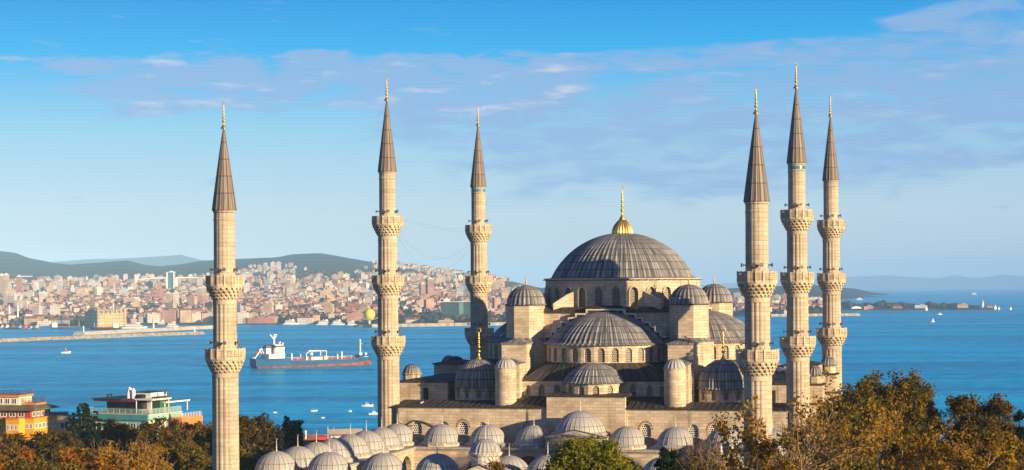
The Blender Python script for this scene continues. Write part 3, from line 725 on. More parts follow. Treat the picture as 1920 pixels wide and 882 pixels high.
# the courtyard gate
g = MB(); g.box(-4.2, -1.2, GZ-2, 4.2, 4.0, 41.9)
g.add([(-4.6, -1.5, 41.8), (4.6, -1.5, 41.8), (0, -1.5, 43.6), (-4.6, 3.0, 41.8), (4.6, 3.0, 41.8), (0, 3.0, 43.6)], [(0, 1, 2), (3, 5, 4), (0, 3, 4, 1)]); apart(g, 'gate_front', M['stone'])
g = MB(); g.add([(-4.8, -1.7, 41.82), (0, -1.7, 43.72), (0, 3.2, 43.72), (-4.8, 3.2, 41.82), (4.8, -1.7, 41.82), (4.8, 3.2, 41.82)], [(0, 1, 2, 3), (1, 4, 5, 2)]); apart(g, 'gate_roof', M['lead_pale'])
g = MB(); g.lathe([(1.75, 42.6), (1.75, 44.45), (2.0, 44.6), (2.0, 44.75), (1.7, 44.8)], 24, 0, 1.2); apart(g, 'gate_drum', M['finial_stone'])
g = MB(); g.lathe([(2.02, 44.76), (2.1, 44.86), (2.02, 44.99), (1.9, 45.02)], 48, 0, 1.2, mod=lambda k, r: .07 if k % 2 else 0); apart(g, 'gate_cornice', M['finial_stone'])
dd = MB(); ribdome(dd, 0, 1.2, 45.05, 1.88, 1.62, 22, .07, flare=.12, lip=.06, n=10, flute=.02); o = apart(dd, 'gate_dome', M['lead_pale']); finial(0, 1.2, 46.6, 1.75, M['finial_stone'], o, AO, .95, True, 8)
# ------------------------------------------------------------------ ground, sea, far shore, hills
def interp(tab, x):
    if x <= tab[0][0]: return tab[0][1]
    for (a, b), (c, d_) in zip(tab[:-1], tab[1:]):
        if x <= c: f = (x-a)/(c-a); return b+(d_-b)*f
    return tab[-1][1]
def smooth(x): x = max(0, min(1, x)); return x*x*(3-2*x)
from mathutils import noise as mn
def terr_mat(name, c1, c2, c3, sc):
    m, t, b = new_mat(name); p = t.n('ShaderNodeNewGeometry').outputs['Position']
    a = t.noise(p, sc, 8, .65); c = t.noise(p, sc*5, 6, .6)
    col = t.mix(t.ramp(a, .45, .58), c1, c2); col = t.mix(t.ramp(c, .55, .7, 0, .6), col, c3)
    t.lk(col, b.inputs['Base Color']); b.inputs['Roughness'].default_value = .95; b.inputs['Specular IOR Level'].default_value = .1
    return m
M['ground'] = terr_mat('park_ground', (.07, .065, .035), (.12, .10, .06), (.05, .06, .025), .05)
M['farland'] = terr_mat('wooded_hills', (.016, .022, .014), (.026, .028, .018), (.05, .042, .03), .0022)
M['citysoil'] = terr_mat('city_soil', (.065, .058, .045), (.035, .042, .025), (.10, .082, .06), .012)

NEAR = [(-400, 34), (400, 34), (470, 27), (600, 10), (690, 2.2), (705, -3), (760, -6)]
g = MB(); zs = [-160+20*i for i in range(48)]; xs_ = [-1400+35*i for i in range(81)]
vs = [];
for Zd in zs:
    for X in xs_:
        x, y = CX+X*cos(TH)+Zd*sin(TH), CY-X*sin(TH)+Zd*cos(TH); vs.append((x, y, interp(NEAR, Zd)+.5*mn.noise((x*.02, y*.02, 0))*(Zd > 420)))
m_ = len(xs_); g.add(vs, [(j*m_+i, j*m_+i+1, (j+1)*m_+i+1, (j+1)*m_+i) for j in range(len(zs)-1) for i in range(m_-1)])
struct(g.build('ground', M['ground'], smooth=True))

m, t, b = new_mat('sea_water'); M['sea'] = m
p = t.n('ShaderNodeNewGeometry').outputs['Position']
rotn = t.n('ShaderNodeMapping'); rotn.inputs['Rotation'].default_value = (0, 0, TH); t.lk(p, rotn.inputs['Vector']); q = rotn.outputs[0]
big = t.noise(t.scale(q, (1/900, 1/110, 0)), 1, 5, .6, .4)
mid = t.noise(t.scale(q, (1/240, 1/30, 0)), 1, 5, .6, .3)
patch = t.m('ADD', t.m('MULTIPLY', big, .65), t.m('MULTIPLY', mid, .35))
fine = t.noise(t.scale(q, (1/20, 1/6, 0)), 1, 5, .65)
wcol = t.mix(t.ramp(t.m('ADD', t.m('MULTIPLY', patch, .6), t.m('MULTIPLY', fine, .4)), .43, .58), (.0, .17, .38), (.015, .68, 1.0))
w1 = t.noise(t.scale(q, (1/14, 1/9, 0)), 1, 5, .62); w2 = t.noise(t.scale(q, (1/55, 1/26, 0)), 1, 3, .5)
bn = t.n('ShaderNodeBump'); bn.inputs['Distance'].default_value = 1.0; bn.inputs['Strength'].default_value = .85
t.lk(t.m('ADD', t.m('MULTIPLY', w1, 1.6), t.m('MULTIPLY', w2, 3.0)), bn.inputs['Height'])
df = t.n('ShaderNodeBsdfDiffuse'); gs = t.n('ShaderNodeBsdfGlossy'); ms = t.n('ShaderNodeMixShader')
t.lk(wcol, df.inputs['Color']); t.lk((.32, .80, 1.0), gs.inputs['Color']); t.lk(t.ramp(patch, .35, .65, .14, .26), gs.inputs['Roughness'])
t.lk(bn.outputs[0], df.inputs['Normal']); t.lk(bn.outputs[0], gs.inputs['Normal'])
fr_ = t.n('ShaderNodeFresnel'); fr_.inputs['IOR'].default_value = 1.33; t.lk(bn.outputs[0], fr_.inputs['Normal'])
t.lk(t.m('MINIMUM', t.m('ADD', t.m('MULTIPLY', fr_.outputs[0], .55), 0.05), .44), ms.inputs[0]); t.lk(df.outputs[0], ms.inputs[1]); t.lk(gs.outputs[0], ms.inputs[2])
t.nt.nodes.remove(b); t.lk(ms.outputs[0], [n for n in t.nt.nodes if n.type == 'OUTPUT_MATERIAL'][0].inputs[0])
# the water follows the curve of the earth out to its horizon
REARTH = 6.37e6
g = MB(); rad = [0, 300, 800, 1500, 2500, 3500, 5000, 7000, 9000, 12000, 15000, 18000, 21000, 24000, 27000, 30000, 33000]; n = 96
vs = [(CX, CY, 0)]
for r_ in rad[1:]:
    for i in range(n): a = 2*pi*i/n; vs.append((CX+r_*cos(a), CY+r_*sin(a), -r_*r_/(2*REARTH)))
fs = [(0, 1+i, 1+(i+1) % n) for i in range(n)]+[(1+j*n+i, 1+(j+1)*n+i, 1+(j+1)*n+(i+1) % n, 1+j*n+(i+1) % n) for j in range(len(rad)-2) for i in range(n)]
g.add(vs, fs); struct(g.build('sea', M['sea'], smooth=True))

SHORE = [(-300, 3420), (0, 3350), (130, 3330), (150, 3230), (240, 3230), (260, 3330), (560, 3330), (680, 3250), (700, 3090), (760, 3110), (960, 3190), (1050, 3400), (1300, 3760), (1450, 3800), (1620, 3830)]
PXMAX = [(0, 1600), (.06, 1560), (.4, 1548), (.75, 1600), (.92, 1668), (1, 1670)]
CREST = [(-300, 470), (0, 470), (30, 473), (60, 484), (100, 493), (130, 497), (190, 494), (240, 490), (270, 497), (300, 501), (340, 497), (380, 490), (440, 487), (520, 486), (550, 480), (600, 478), (640, 484), (690, 492), (760, 497), (800, 503), (860, 511), (920, 521), (960, 530), (1010, 541), (1100, 546), (1400, 541), (1500, 534), (1560, 537), (1600, 541), (1640, 547), (1668, 550)]
CITY = [(-300, 533), (0, 534), (200, 531), (400, 531), (560, 526), (660, 527), (800, 530), (900, 534), (1000, 545), (1200, 552), (1500, 556), (1668, 550)]
ZC, ZR_ = 6000, 8500
def land_h(px, Z):
    sh = interp(SHORE, px)
    zc = zrow(px, interp(CITY, px), ZC); zr = zrow(px, interp(CREST, px), ZR_)
    h = 2.8+(zc-2.8)*max(0, min(1, (Z-sh-60)/(ZC-sh-60)))**1.12
    if Z > ZC: h = zc+(zr-zc)*smooth((Z-ZC)/(ZR_-ZC))
    if Z > ZR_: h = zr*(1-.25*(Z-ZR_)/900)
    x, y = at(px, Z); h += 9*mn.fractal((x*.0016, y*.0016, 3), 1, 2, 5)*min(1, (Z-sh)/900)
    h += 26*math.exp(-((px-610)/70)**2-((Z-6100)/420)**2)
    q = (Z-sh)/(9400-sh); e = interp(PXMAX, q)-px
    return max(1.6, 2.2+(h-2.2)*min(1, e/60) if e < 60 else h)
g = MB(); ni, nj = 240, 90; vs = []
for j in range(nj+1):
    q = (j/nj)**1.25
    for i in range(ni+1):
        pm = interp(PXMAX, q); px = -300+(pm+300)*i/ni; sh = interp(SHORE, px); Z = sh+(9400-sh)*q
        x, y = at(px, Z); vs.append((x, y, land_h(px, Z) if j else -3))
        if j == 0: x, y = at(px, sh-.5); vs[-1] = (x, y, -3)
m_ = ni+1; fs = [(j*m_+i, j*m_+i+1, (j+1)*m_+i+1, (j+1)*m_+i) for j in range(nj) for i in range(ni)]
g.add(vs, fs)
far = g.build('far_shore', [M['citysoil'], M['farland']], smooth=True); struct(far)
mi = []
for j in range(nj):
    for i in range(ni):
        q = ((j+.5)/nj)**1.25; mi.append(1 if q > .47+.05*mn.noise((i*.1, j*.2, 0)) else 0)
far.data.polygons.foreach_set('material_index', mi)
FAR = [(-400, 496), (60, 494), (120, 490), (170, 486), (230, 485), (300, 481), (340, 478), (370, 486), (400, 493), (600, 497), (1000, 540), (1300, 535), (1500, 524), (1600, 519), (1660, 516), (1700, 519), (1760, 522), (1790, 516), (1830, 523), (1880, 515), (1930, 519), (2000, 528), (2200, 535)]
def ridge(p0, p1, Zb, step=20):
    g = MB(); vs = []; cols = list(range(p0, p1+1, step)); zb = -Zb*Zb/(2*REARTH)-4
    for dz, f in ((0, 0), (40, .03), (500, .22), (900, .6), (1300, .94), (1600, 1), (1900, .9)):
        for px in cols:
            Z = Zb+dz; x, y = at(px, Z); hc = zrow(px, interp(FAR, px), Zb+1600); vs.append((x, y, zb if dz == 0 else zb+(hc-zb)*f*(1+.05*mn.noise((px*.02, Z*.002, 1))*(f < 1))))
    m_ = len(cols); g.add(vs, [(j*m_+i, j*m_+i+1, (j+1)*m_+i+1, (j+1)*m_+i) for j in range(6) for i in range(m_-1)])
    struct(g.build('hills', M['farland'], smooth=True))
ridge(-400, 1260, 15000); ridge(1180, 2300, 30500)
hz = MB(); hz.box(-18000, -2500, -90, 24000, 36000, 330)
hm = bpy.data.materials.new('haze'); hm.use_nodes = True; hm.node_tree.nodes.clear(); th_ = NT(hm.node_tree)
pv = th_.n('ShaderNodeVolumePrincipled'); pv.inputs['Color'].default_value = (.38, .67, 1.0, 1); pv.inputs['Density'].default_value = 6.0e-5; pv.inputs['Anisotropy'].default_value = -.42
th_.lk(pv.outputs[0], th_.n('ShaderNodeOutputMaterial').inputs['Volume'])
hzo = hz.build('haze', hm); hzo['kind'] = 'stuff'; hzo['label'] = 'pale blue haze over the strait and hills'

# ------------------------------------------------------------------ the city on the far shore
def wallmat(name, c, win=(.06, .055, .06), fx=2.6, fz=3.0):
    m, t, b = new_mat(name); uv = t.sep(t.n('ShaderNodeTexCoord').outputs['UV'])
    u = t.m('FRACT', t.m('DIVIDE', uv[0], fx)); v = t.m('FRACT', t.m('DIVIDE', uv[1], fz))
    k = t.m('MULTIPLY', t.m('MULTIPLY', t.m('GREATER_THAN', u, .30), t.m('LESS_THAN', u, .72)), t.m('MULTIPLY', t.m('GREATER_THAN', v, .30), t.m('LESS_THAN', v, .78)))
    n = t.noise(t.n('ShaderNodeNewGeometry').outputs['Position'], .06, 4)
    kk = t.ramp(n, .3, .7, .75, 1.2); cc = t.mix(1.0, c, t.vec(kk, kk, kk), 'MULTIPLY')
    t.lk(t.mix(t.m('MULTIPLY', k, .95), cc, win), b.inputs['Base Color']); b.inputs['Roughness'].default_value = .85
    return m
WALLS = {'cream': (.48, .36, .235), 'white': (.60, .54, .46), 'pink': (.47, .265, .19), 'ochre': (.50, .35, .16), 'grey': (.38, .36, .34), 'brick red': (.40, .17, .10), 'pale blue': (.42, .47, .50)}
WM = {k: wallmat('wall_'+k.replace(' ', '_'), v) for k, v in WALLS.items()}
M['roof_tile'] = plain('roof_tile', (.26, .085, .045), .85, 0, .35, .3); M['roof_grey'] = plain('roof_felt', (.17, .155, .145), .9, 0, .3, .2)
WN = list(WM); WLIST = [WM[k] for k in WN]+[M['roof_tile'], M['roof_grey']]
IT, IG = len(WN), len(WN)+1
def house(mb, x, y, z, w, dp, h, a, ci, roof):
    """roof: 0 flat with parapet and stair head, 1 hipped tiles, 2 gabled tiles"""
    c, s = cos(a), sin(a)
    P = lambda u, v: (x+u*c-v*s, y+u*s+v*c)
    base = [P(-w/2, -dp/2), P(w/2, -dp/2), P(w/2, dp/2), P(-w/2, dp/2)]
    mb.cur = ci
    if roof == 0:
        mb.prism(base, z-4, z+h, False, False); mb.cur = IG; mb.add([(*p_, z+h-.6) for p_ in base], [(0, 1, 2, 3)])
        mb.cur = ci; q = P(w*.12, dp*.1); mb.obox(q[0], q[1], z+h-.6, w*.35, dp*.4, 3.0, a)
    else:
        mb.prism(base, z-4, z+h, False, False); e = .5
        b2 = [P(-w/2-e, -dp/2-e), P(w/2+e, -dp/2-e), P(w/2+e, dp/2+e), P(-w/2-e, dp/2+e)]; rh = min(w, dp)*.27
        mb.cur = IT
        i = (w/2-min(w, dp)*.45) if roof == 1 else w/2+e
        r0, r1 = P(-max(i, .3), 0), P(max(i, .3), 0)
        mb.add([(*p_, z+h) for p_ in b2]+[(*r0, z+h+rh), (*r1, z+h+rh)], [(0, 1, 5, 4), (2, 3, 4, 5), (1, 2, 5), (3, 0, 4), (3, 2, 1, 0)])
        mb.cur = ci; q = P(w*.2, 0); mb.obox(q[0], q[1], z+h, .9, .9, rh+1.0, a)
rnd = random.Random(7)
def in_any(px, l): return any(a <= px <= b_ for a, b_ in l)
HIDE = [(386, 458), (699, 760), (873, 924), (945, 1378), (1396, 1446), (1466, 1508), (1546, 1600)]
houses = []
def blocked(px, Z):
    if Z < 3420 and (140 < px < 236 or 815 < px < 895): return True
    if Z < 3330+25 and px < 140: return True
    if 545 < px < 675 and 5750 < Z < 6700: return True
    if px > 1420 and (Z < 4150 and px > 1500): return True
    return False
Z = 3345.0
while Z < 6300:
    px = -15.0+rnd.uniform(0, 10)
    while px < 1546:
        f = (Z-3300)/3000
        tall_ = rnd.random() < .05+.05*f
        w = rnd.uniform(7, 13.5) if not tall_ else rnd.uniform(12, 20); dp = rnd.uniform(8, 13)
        h = rnd.choice([5, 6, 7, 8, 9, 9, 11, 13]) if not tall_ else rnd.choice([16, 18, 21, 25])
        if Z < 3450 and 260 < px < 400: h = rnd.choice([15, 18, 21]); w = rnd.uniform(14, 26)
        sh = interp(SHORE, px); ZZ = Z+rnd.uniform(-18, 18)
        step = w*FPX/Z*rnd.uniform(.85, 1.45)
        if ZZ > sh+35 and not blocked(px, ZZ) and rnd.random() < .93 and (ZZ < 3500 or mn.noise((px*.03, ZZ*.004, 4)) > -.30):
            ci = rnd.choices(range(len(WN)), [30, 27, 17, 9, 8, 5, 4])[0]
            roof = 0 if tall_ else rnd.choices([0, 1, 2], [32, 43, 25])[0]
            houses.append([px+step/2, ZZ, w, dp, h, rnd.uniform(-.55, .55)+(-TH), ci, roof])
        px += step
    Z += 38+22*rnd.random()
# scattered quarters on the hillsides
for k in range(3000):
    px = rnd.choice([rnd.uniform(640, 1000), rnd.uniform(420, 560), rnd.uniform(380, 1400), rnd.uniform(1380, 1650)])
    if px > 1420: ZZ = rnd.uniform(8000, 8500) if rnd.random() < .8 else rnd.uniform(5000, 7000)
    else: ZZ = rnd.uniform(6200, 8450)
    if blocked(px, ZZ) or (px < 640 and ZZ > 7300) or (px < 470 and rnd.random() < .3): continue
    if px > interp(PXMAX, (ZZ-3800)/5600)-12 and px > 1400: continue
    if mn.noise((px*.018, ZZ*.0016, 9)) < -.12 and px < 1400: continue
    if px < 700 and (rnd.random() < (.55 if px < 540 else .86) or ZZ > 7400): continue
    s_ = rnd.uniform(.5, .85)
    houses.append([px, ZZ, rnd.uniform(11, 20)*s_, rnd.uniform(10, 16)*s_, rnd.choice([9, 12, 15, 18])*s_, rnd.uniform(-.5, .5)-TH, rnd.choices(range(len(WN)), [24, 46, 14, 3, 8, 2, 3])[0], rnd.choices([0, 1, 2], [60, 25, 15])[0]])
# which ones show largest in the picture
buf = np.zeros((260, 1720), bool); order = sorted(range(len(houses)), key=lambda i: houses[i][1]); vis = {}; open_ = {}
for i in order:
    px, ZZ, w, dp, h, a, ci, rf_ = houses[i]; k = FPX/ZZ; zb = land_h(px, ZZ); ww = (abs(w*cos(a+TH))+abs(dp*sin(a+TH)))*k
    yt = eye_row(px)+(EYE-(zb+h+(1 if rf_ == 0 else 2)))*k; yb = eye_row(px)+(EYE-zb)*k
    x0, x1, y0, y1 = int(max(0, px-ww/2)), int(px+ww/2), int(max(0, yt-400)), int(yb-400)
    sub = buf[y0:y1+1, x0:x1+1]; seen = (~sub).copy(); open_[i] = int(seen.sum())
    for a_, b_ in HIDE:
        lo, hi = max(a_, x0), min(b_, x1)
        if hi >= lo: seen[:, lo-x0:hi-x0+1] = False
    vis[i] = int(seen.sum()); sub[:] = True
keep = sorted((i for i in vis if vis[i] > 3), key=lambda i: -vis[i])
solo, rest = keep[:285], [i for i in vis if i not in set(keep[:285]) and open_[i] > 0]
mb = MB()
for i in rest:
    px, ZZ, w, dp, h, a, ci, rf_ = houses[i]; x, y = at(px, ZZ); house(mb, x, y, land_h(px, ZZ), w, dp, h, a, ci, rf_)
stuff(mb.build('distant_houses', WLIST), 'dense mass of small pale houses climbing the hills beyond the strait', 'city')
LAND = [(-50, 140, 'left of the station'), (140, 240, 'behind the station'), (240, 320, 'right of the station'), (320, 390, 'left of the leftmost minaret'), (390, 505, 'left of the tanker stern'), (505, 600, 'above the tanker'), (600, 700, 'near the balloon'), (700, 826, 'left of the offices'), (826, 880, 'behind the offices'), (880, 960, 'right of the third minaret'), (960, 1450, 'beside the right tower'), (1450, 1700, 'between right minarets')]
ROWS = [(3460, 'at waterfront'), (3900, 'rows back'), (4700, 'mid slope'), (99999, 'high up')]
HT = lambda h: 'low' if h < 11 else ('mid-height' if h < 20 else 'tall')
RF = ['flat-roofed', 'hip-roofed', 'gabled']
cells = {}
for i in solo:
    px, ZZ, w, dp, h, a, ci, rf_ = houses[i]
    zone = next(n_ for a_, b_, n_ in LAND if px < b_); row = next(n_ for z_, n_ in ROWS if ZZ < z_)
    cells.setdefault((WN[ci], HT(h), RF[rf_], row, zone), []).append(i)
ORD = ['', 'second', 'third', 'fourth', 'fifth', 'sixth', 'seventh', 'eighth', 'ninth', 'tenth', 'eleventh', 'twelfth']
for (cn, ht, rf2, row, zone), l in cells.items():
    l.sort(key=lambda i: houses[i][0])
    for k, i in enumerate(l):
        px, ZZ, w, dp, h, a, ci, rf_ = houses[i]; x, y = at(px, ZZ); z = land_h(px, ZZ); mb = MB(); house(mb, x, y, z, w, dp, h, a, ci, rf_)
        o = mb.build('apartment_building' if h > 11 else 'house', WLIST, None, (x, y, z))
        suf = '' if len(l) == 1 else (', leftmost' if k == 0 else ', %s from left' % ORD[min(k, 11)])
        short_z = zone
        tag(o, '%s %s %s block %s %s%s' % (ht, cn, rf2, row, short_z, suf), 'building', 'buildings of the city across the water')
# tree clumps among the houses
def leafball(mb, x, y, z, r, sz, rn):
    n, m2 = 7, 4; o = len(mb.v); vs = []
    for j in range(m2+1):
        for i in range(n):
            a, p_ = 2*pi*i/n, pi*j/m2; k = rn.uniform(.75, 1.2)*r; vs.append((x+k*sin(p_)*cos(a), y+k*sin(p_)*sin(a), z-k*sz*cos(p_)))
    mb.add(vs, [(j*n+i, j*n+(i+1) % n, (j+1)*n+(i+1) % n, (j+1)*n+i) for j in range(m2) for i in range(n)])
M['farwood'] = terr_mat('far_foliage', (.035, .045, .018), (.06, .055, .02), (.09, .065, .025), .03)
mb = MB()
for k in range(2600):
    c_ = rnd.choice([(100, 3390, 40, 40), (300, 3700, 200, 300), (560, 3420, 90, 60), (800, 3300, 60, 60), (640, 3600, 80, 150), (620, 6000, 60, 320), (480, 3800, 200, 400), (800, 4000, 100, 500), (940, 3350, 40, 80), (120, 4400, 150, 400), (1455, 3950, 30, 130), (1515, 4000, 30, 120), (610, 6050, 55, 300), (500, 4600, 420, 700), (300, 4300, 260, 600), (1200, 4200, 150, 500)])
    px, ZZ = rnd.gauss(c_[0], c_[2]), rnd.gauss(c_[1], c_[3])
    if ZZ < interp(SHORE, px)+30 or px > 1560 or ZZ > 7000: continue
    x, y = at(px, ZZ); r = rnd.uniform(3, 7); leafball(mb, x, y, land_h(px, ZZ)+r*.8, r, .85, rnd)
stuff(mb.build('city_trees', M['farwood']), 'dark green tree clumps scattered among the houses across the water', 'trees')
# peninsula with its wood
M['rock'] = plain('quarry_rock', (.33, .27, .20), .9, 0, .45, .25); M['sand'] = plain('quay_stone', (.42, .36, .28), .9, 0, .25, .1)
def ribbon(mb, pts, w0, w1, z0, z1):
    """a long mole following ground points, with sloping sides"""
    vs = []
    for i, (x, y) in enumerate(pts):
        a = Vector(pts[max(0, i-1)]+(0,)); b_ = Vector(pts[min(len(pts)-1, i+1)]+(0,)); dd = (b_-a).normalized(); nn = Vector((-dd.y, dd.x, 0))
        for k, (ww, zz) in enumerate(((-w0, z0), (-w1, z1), (w1, z1), (w0, z0))):
            j = .0 if k in (0, 3) else .25
            vs.append((x+nn.x*ww/2, y+nn.y*ww/2, zz+j*mn.noise((i*1.7, k*3.1, 0))*2))
    n_ = len(pts); mb.add(vs, [(i*4+k, i*4+k+1, i*4+5+k, i*4+4+k) for i in range(n_-1) for k in range(3)]+[(3, 2, 1, 0), (n_*4-4, n_*4-3, n_*4-2, n_*4-1)])
def mole(name, label, pa, pb, za, zb, w0, w1, top, mat, n=90):
    pts = [at(pa+(pb-pa)*i/n, za+(zb-za)*i/n+4*mn.noise((i*.3, 0, 5))) for i in range(n+1)]
    mb = MB(); ribbon(mb, pts, w0, w1, -2, top); return tag(mb.build(name, mat, None, (*pts[0], 0)), label, 'breakwater') if 0 else tagm(mb, name, mat, pts, label)
def tagm(mb, name, mat, pts, label):
    o = mb.build(name, mat, None, (pts[0][0], pts[0][1], 0)); tag(o, label, 'breakwater'); return o
mole('breakwater', 'long low rock breakwater crossing the water at far left, nearer of two', -60, 374, 2340, 2700, 22, 9, 3.4, M['rock'], 160)
mole('breakwater', 'pale stone breakwater further back, starting in front of the station', 147, 398, 2690, 3060, 20, 12, 4.0, M['sand'], 100)
mole('breakwater', 'short stone pier reaching out behind the rightmost minaret', 1440, 1607, 3800, 3835, 26, 16, 3.5, M['sand'], 60)
mole('sea_wall', 'rocky sea wall along the shore before the green offices', 690, 965, 3075, 3170, 26, 14, 4.0, M['sand'], 120)
pts = [at(1560+i*300/60, 4560+10*sin(i*.2)) for i in range(61)]
mb = MB(); ribbon(mb, pts, 90, 70, -2, 2.6)
for i in range(4): mb.v[-1-i] = (mb.v[-1-i][0], mb.v[-1-i][1], min(mb.v[-1-i][2], .6))
struct(mb.build('peninsula', M['citysoil']))
mb = MB()
for k in range(520):
    px = rnd.uniform(1562, 1838); ZZ = 4560+rnd.uniform(-2, 32); x, y = at(px, ZZ); hh = 4.5+3.2*mn.noise((px*.045, 0, 2))+1.5*(px < 1700)
    hh *= min(1, (1850-px)/60); r = max(2, rnd.uniform(.6, 1)*hh); leafball(mb, x, y, 3+r*rnd.uniform(.8, 1.5), r, .9, rnd)
stuff(mb.build('peninsula_wood', M['farwood']), 'low dark wood covering the flat peninsula at right', 'trees')
# ------------------------------------------------------------------ landmarks of the far shore
M['glass_teal'] = wallmat('teal_glass', (.02, .06, .065), (.006, .04, .047), 3.4, 3.3)
M['glass_blue'] = wallmat('blue_glass', (.05, .14, .20), (.03, .09, .14), 3.0, 3.6)
M['concrete'] = plain('pale_concrete', (.58, .54, .47), .8, 0, .12, .1)
M['station_stone'] = wallmat('station_stone', (.50, .36, .17), (.13, .09, .06), 4.2, 5.2)
M['slate'] = plain('weathered_roof', (.26, .235, .15), .8, 0, .3, .2)
M['brown_wall'] = wallmat('brown_tower_wall', (.34, .20, .155), (.12, .085, .08), 3, 3)
def frame_at(px, Z, a=0.0, k=1.0):
    x, y = at(px, Z); c, s = cos(a-TH), sin(a-TH)
    return lambda u, v: (x+k*(u*c-v*s), y+k*(u*s+v*c))
def fpoly(F, u0, v0, u1, v1): return [F(u0, v0), F(u1, v0), F(u1, v1), F(u0, v1)]
def child(mb, name, mat, root): return mb.build(name, mat, root, tuple(root.location))
# railway station
F = frame_at(183, 3200, R(36)); x, y = F(0, 0); st = empty('railway_station', (x, y, 2.5)); tag(st, 'ochre stone railway station with steep roof and corner towers on the quay', 'station')
# local axes: the lit wing runs to the right (+u), the shaded wing recedes to the left (+v)
g = MB(); g.prism(fpoly(F, 0, 0, 48, 17), 0, 21); g.prism(fpoly(F, 0, 17.01, 17, 46), 0, 21); child(g, 'wing', M['station_stone'], st)
g = MB()
for (a_, b_, c_, d_) in ((0, 0, 48, 17), (0, 17.02, 17, 46)):
    g.frustum(fpoly(F, a_-.6, b_-.6, c_+.6, d_+.6), 21, fpoly(F, a_+4, b_+4, c_-4, d_-4), 27.5)
child(g, 'roof', M['slate'], st)
for u, v in ((1, 1), (47, 1), (1, 45)):
    g = MB(); p_ = F(u, v); g.lathe([(2.9, 0), (2.9, 24), (3.2, 24.2), (3.2, 25)], 12, *p_); g.lathe([(3.3, 25), (1.2, 30), (.05, 34)], 12, *p_); child(g, 'corner_tower', M['station_stone'], st)
for k in range(5):
    p_ = F(8+8*k, -.5); g = MB(); g.obox(p_[0], p_[1], 21, 3.2, 2.6, 4.2, R(36)-TH); child(g, 'dormer', M['station_stone'], st)
# green glass offices
F = frame_at(827, 3330); o = empty('office_block', (*F(0, 0), 3)); tag(o, 'wide green glass office block near the shore, left of the slim third minaret', 'office building')
g = MB(); g.prism(fpoly(F, 0, 0, 29, 30), 1, 34.5); child(g, 'glass_wing', M['glass_teal'], o)
g = MB(); g.prism(fpoly(F, 29, -1.5, 36.5, 28), 1, 34); child(g, 'stair_core', wallmat('pale_green_glass', (.13, .24, .20), (.04, .13, .12), 3, 3.3), o)
g = MB(); g.prism(fpoly(F, 36.5, 3, 52, 32), 1, 34.5); child(g, 'glass_wing', M['glass_teal'], o)
g = MB(); g.prism(fpoly(F, -.6, -2, 52.6, 32.5), 34.6, 35.6); child(g, 'roof_slab', M['concrete'], o)
# lone towers
def slab_tower(px, Z, w, dp, ytop, mat, label, cap=None, a=0, name='tower_block', extra=None):
    F = frame_at(px, Z, a); x, y = F(0, 0); zb = land_h(px, Z); zt = zrow(px, ytop, Z); r_ = empty(name, (x, y, zb)); tag(r_, label, 'tower block')
    g = MB(); g.prism(fpoly(F, -w/2, -dp/2, w/2, dp/2), zb-4, zt); child(g, 'tower_body', mat, r_)
    g = MB(); g.prism(fpoly(F, -w/2-.4, -dp/2-.4, w/2+.4, dp/2+.4), zt+.01, zt+1.2); g.prism(fpoly(F, -w/5, -dp/5, w/5, dp/5), zt+1.21, zt+4); child(g, 'roof', cap or M['concrete'], r_)
    if extra: extra(F, r_, zb, zt)
    return r_
def fins(F, r_, zb, zt):
    for u in (-10.6, 7.6, 12.4):
        g = MB(); g.prism(fpoly(F, u-1.8, -11.2, u+1.8, 8), zb-3, zt-(0 if u < 9 else 14)); child(g, 'frame_pier', M['white'], r_)
slab_tower(322, 5250, 19, 18, 511, M['glass_blue'], 'lone blue glass tower framed in white, tallest left of centre', M['white'], 0, 'tower_block', fins)
slab_tower(793, 4350, 13, 13, 533, M['brown_wall'], 'shorter of two brown towers, above the green offices', None, .3)
slab_tower(806, 4350, 14, 14, 524, M['brown_wall'], 'taller of two brown towers, above the green offices', None, .3)
for px, yt, Z, l in ((4, 517, 4700, 'cream round topped tower at the left edge, leftmost'), (12, 516, 4700, 'cream tower at the left edge, second from left'), (36, 519, 4750, 'red and white banded tower beside a long white roof at far left')):
    slab_tower(px, Z, 11, 11, yt, WM['cream'] if px < 20 else WM['brick red'], l, M['white'])
for px, yt, l in ((447, 507, 'grey tower on the hill just right of the leftmost minaret'), (455, 506, 'grey tower on the hill, second right of the leftmost minaret'), (475, 506, 'pale slim tower on the hill, third right of the leftmost minaret')):
    slab_tower(px, 6900, 11, 11, yt, WM['grey'], l)
for px, yt, l in ((498, 495, 'grey tower left of the white twin towers on the hill'), (512, 493, 'left one of white twin towers on the wooded hill'), (523, 493, 'right one of white twin towers on the wooded hill')):
    slab_tower(px, 7100, 15, 13, yt, WM['white'] if px > 505 else WM['grey'], l)
for px, yt, Z, c_, l in ((374, 541, 4300, 'grey', 'grey shaded tower just left of the leftmost minaret'), (381, 540, 4310, 'cream', 'cream tower touching the leftmost minaret'), (316, 551, 4050, 'cream', 'left slab of a pale paired tower above the beacon'), (330, 550, 4060, 'white', 'right slab of a pale paired tower above the beacon'), (78, 527, 5000, 'grey', 'pair of grey towers right of the long white roof'), (112, 527, 5100, 'pale blue', 'pale green tower on the skyline above the station'), (610, 523, 5700, 'cream', 'pale tower in front of the small wooded hill'), (634, 531, 5500, 'white', 'white tower right of the small wooded hill'), (1388, 566, 4300, 'pale blue', 'bluish white block between the right dome and stout minaret'), (1518, 562, 4350, 'pink', 'pinkish block seen just right of the middle minaret'), (1530, 561, 4350, 'white', 'pale block with balconies left of the rightmost minaret'), (1540, 563, 4340, 'cream', 'cream block touching the rightmost minaret')):
    slab_tower(px, Z, 11 if px < 1300 else 15, 11, yt, WM[c_], l)
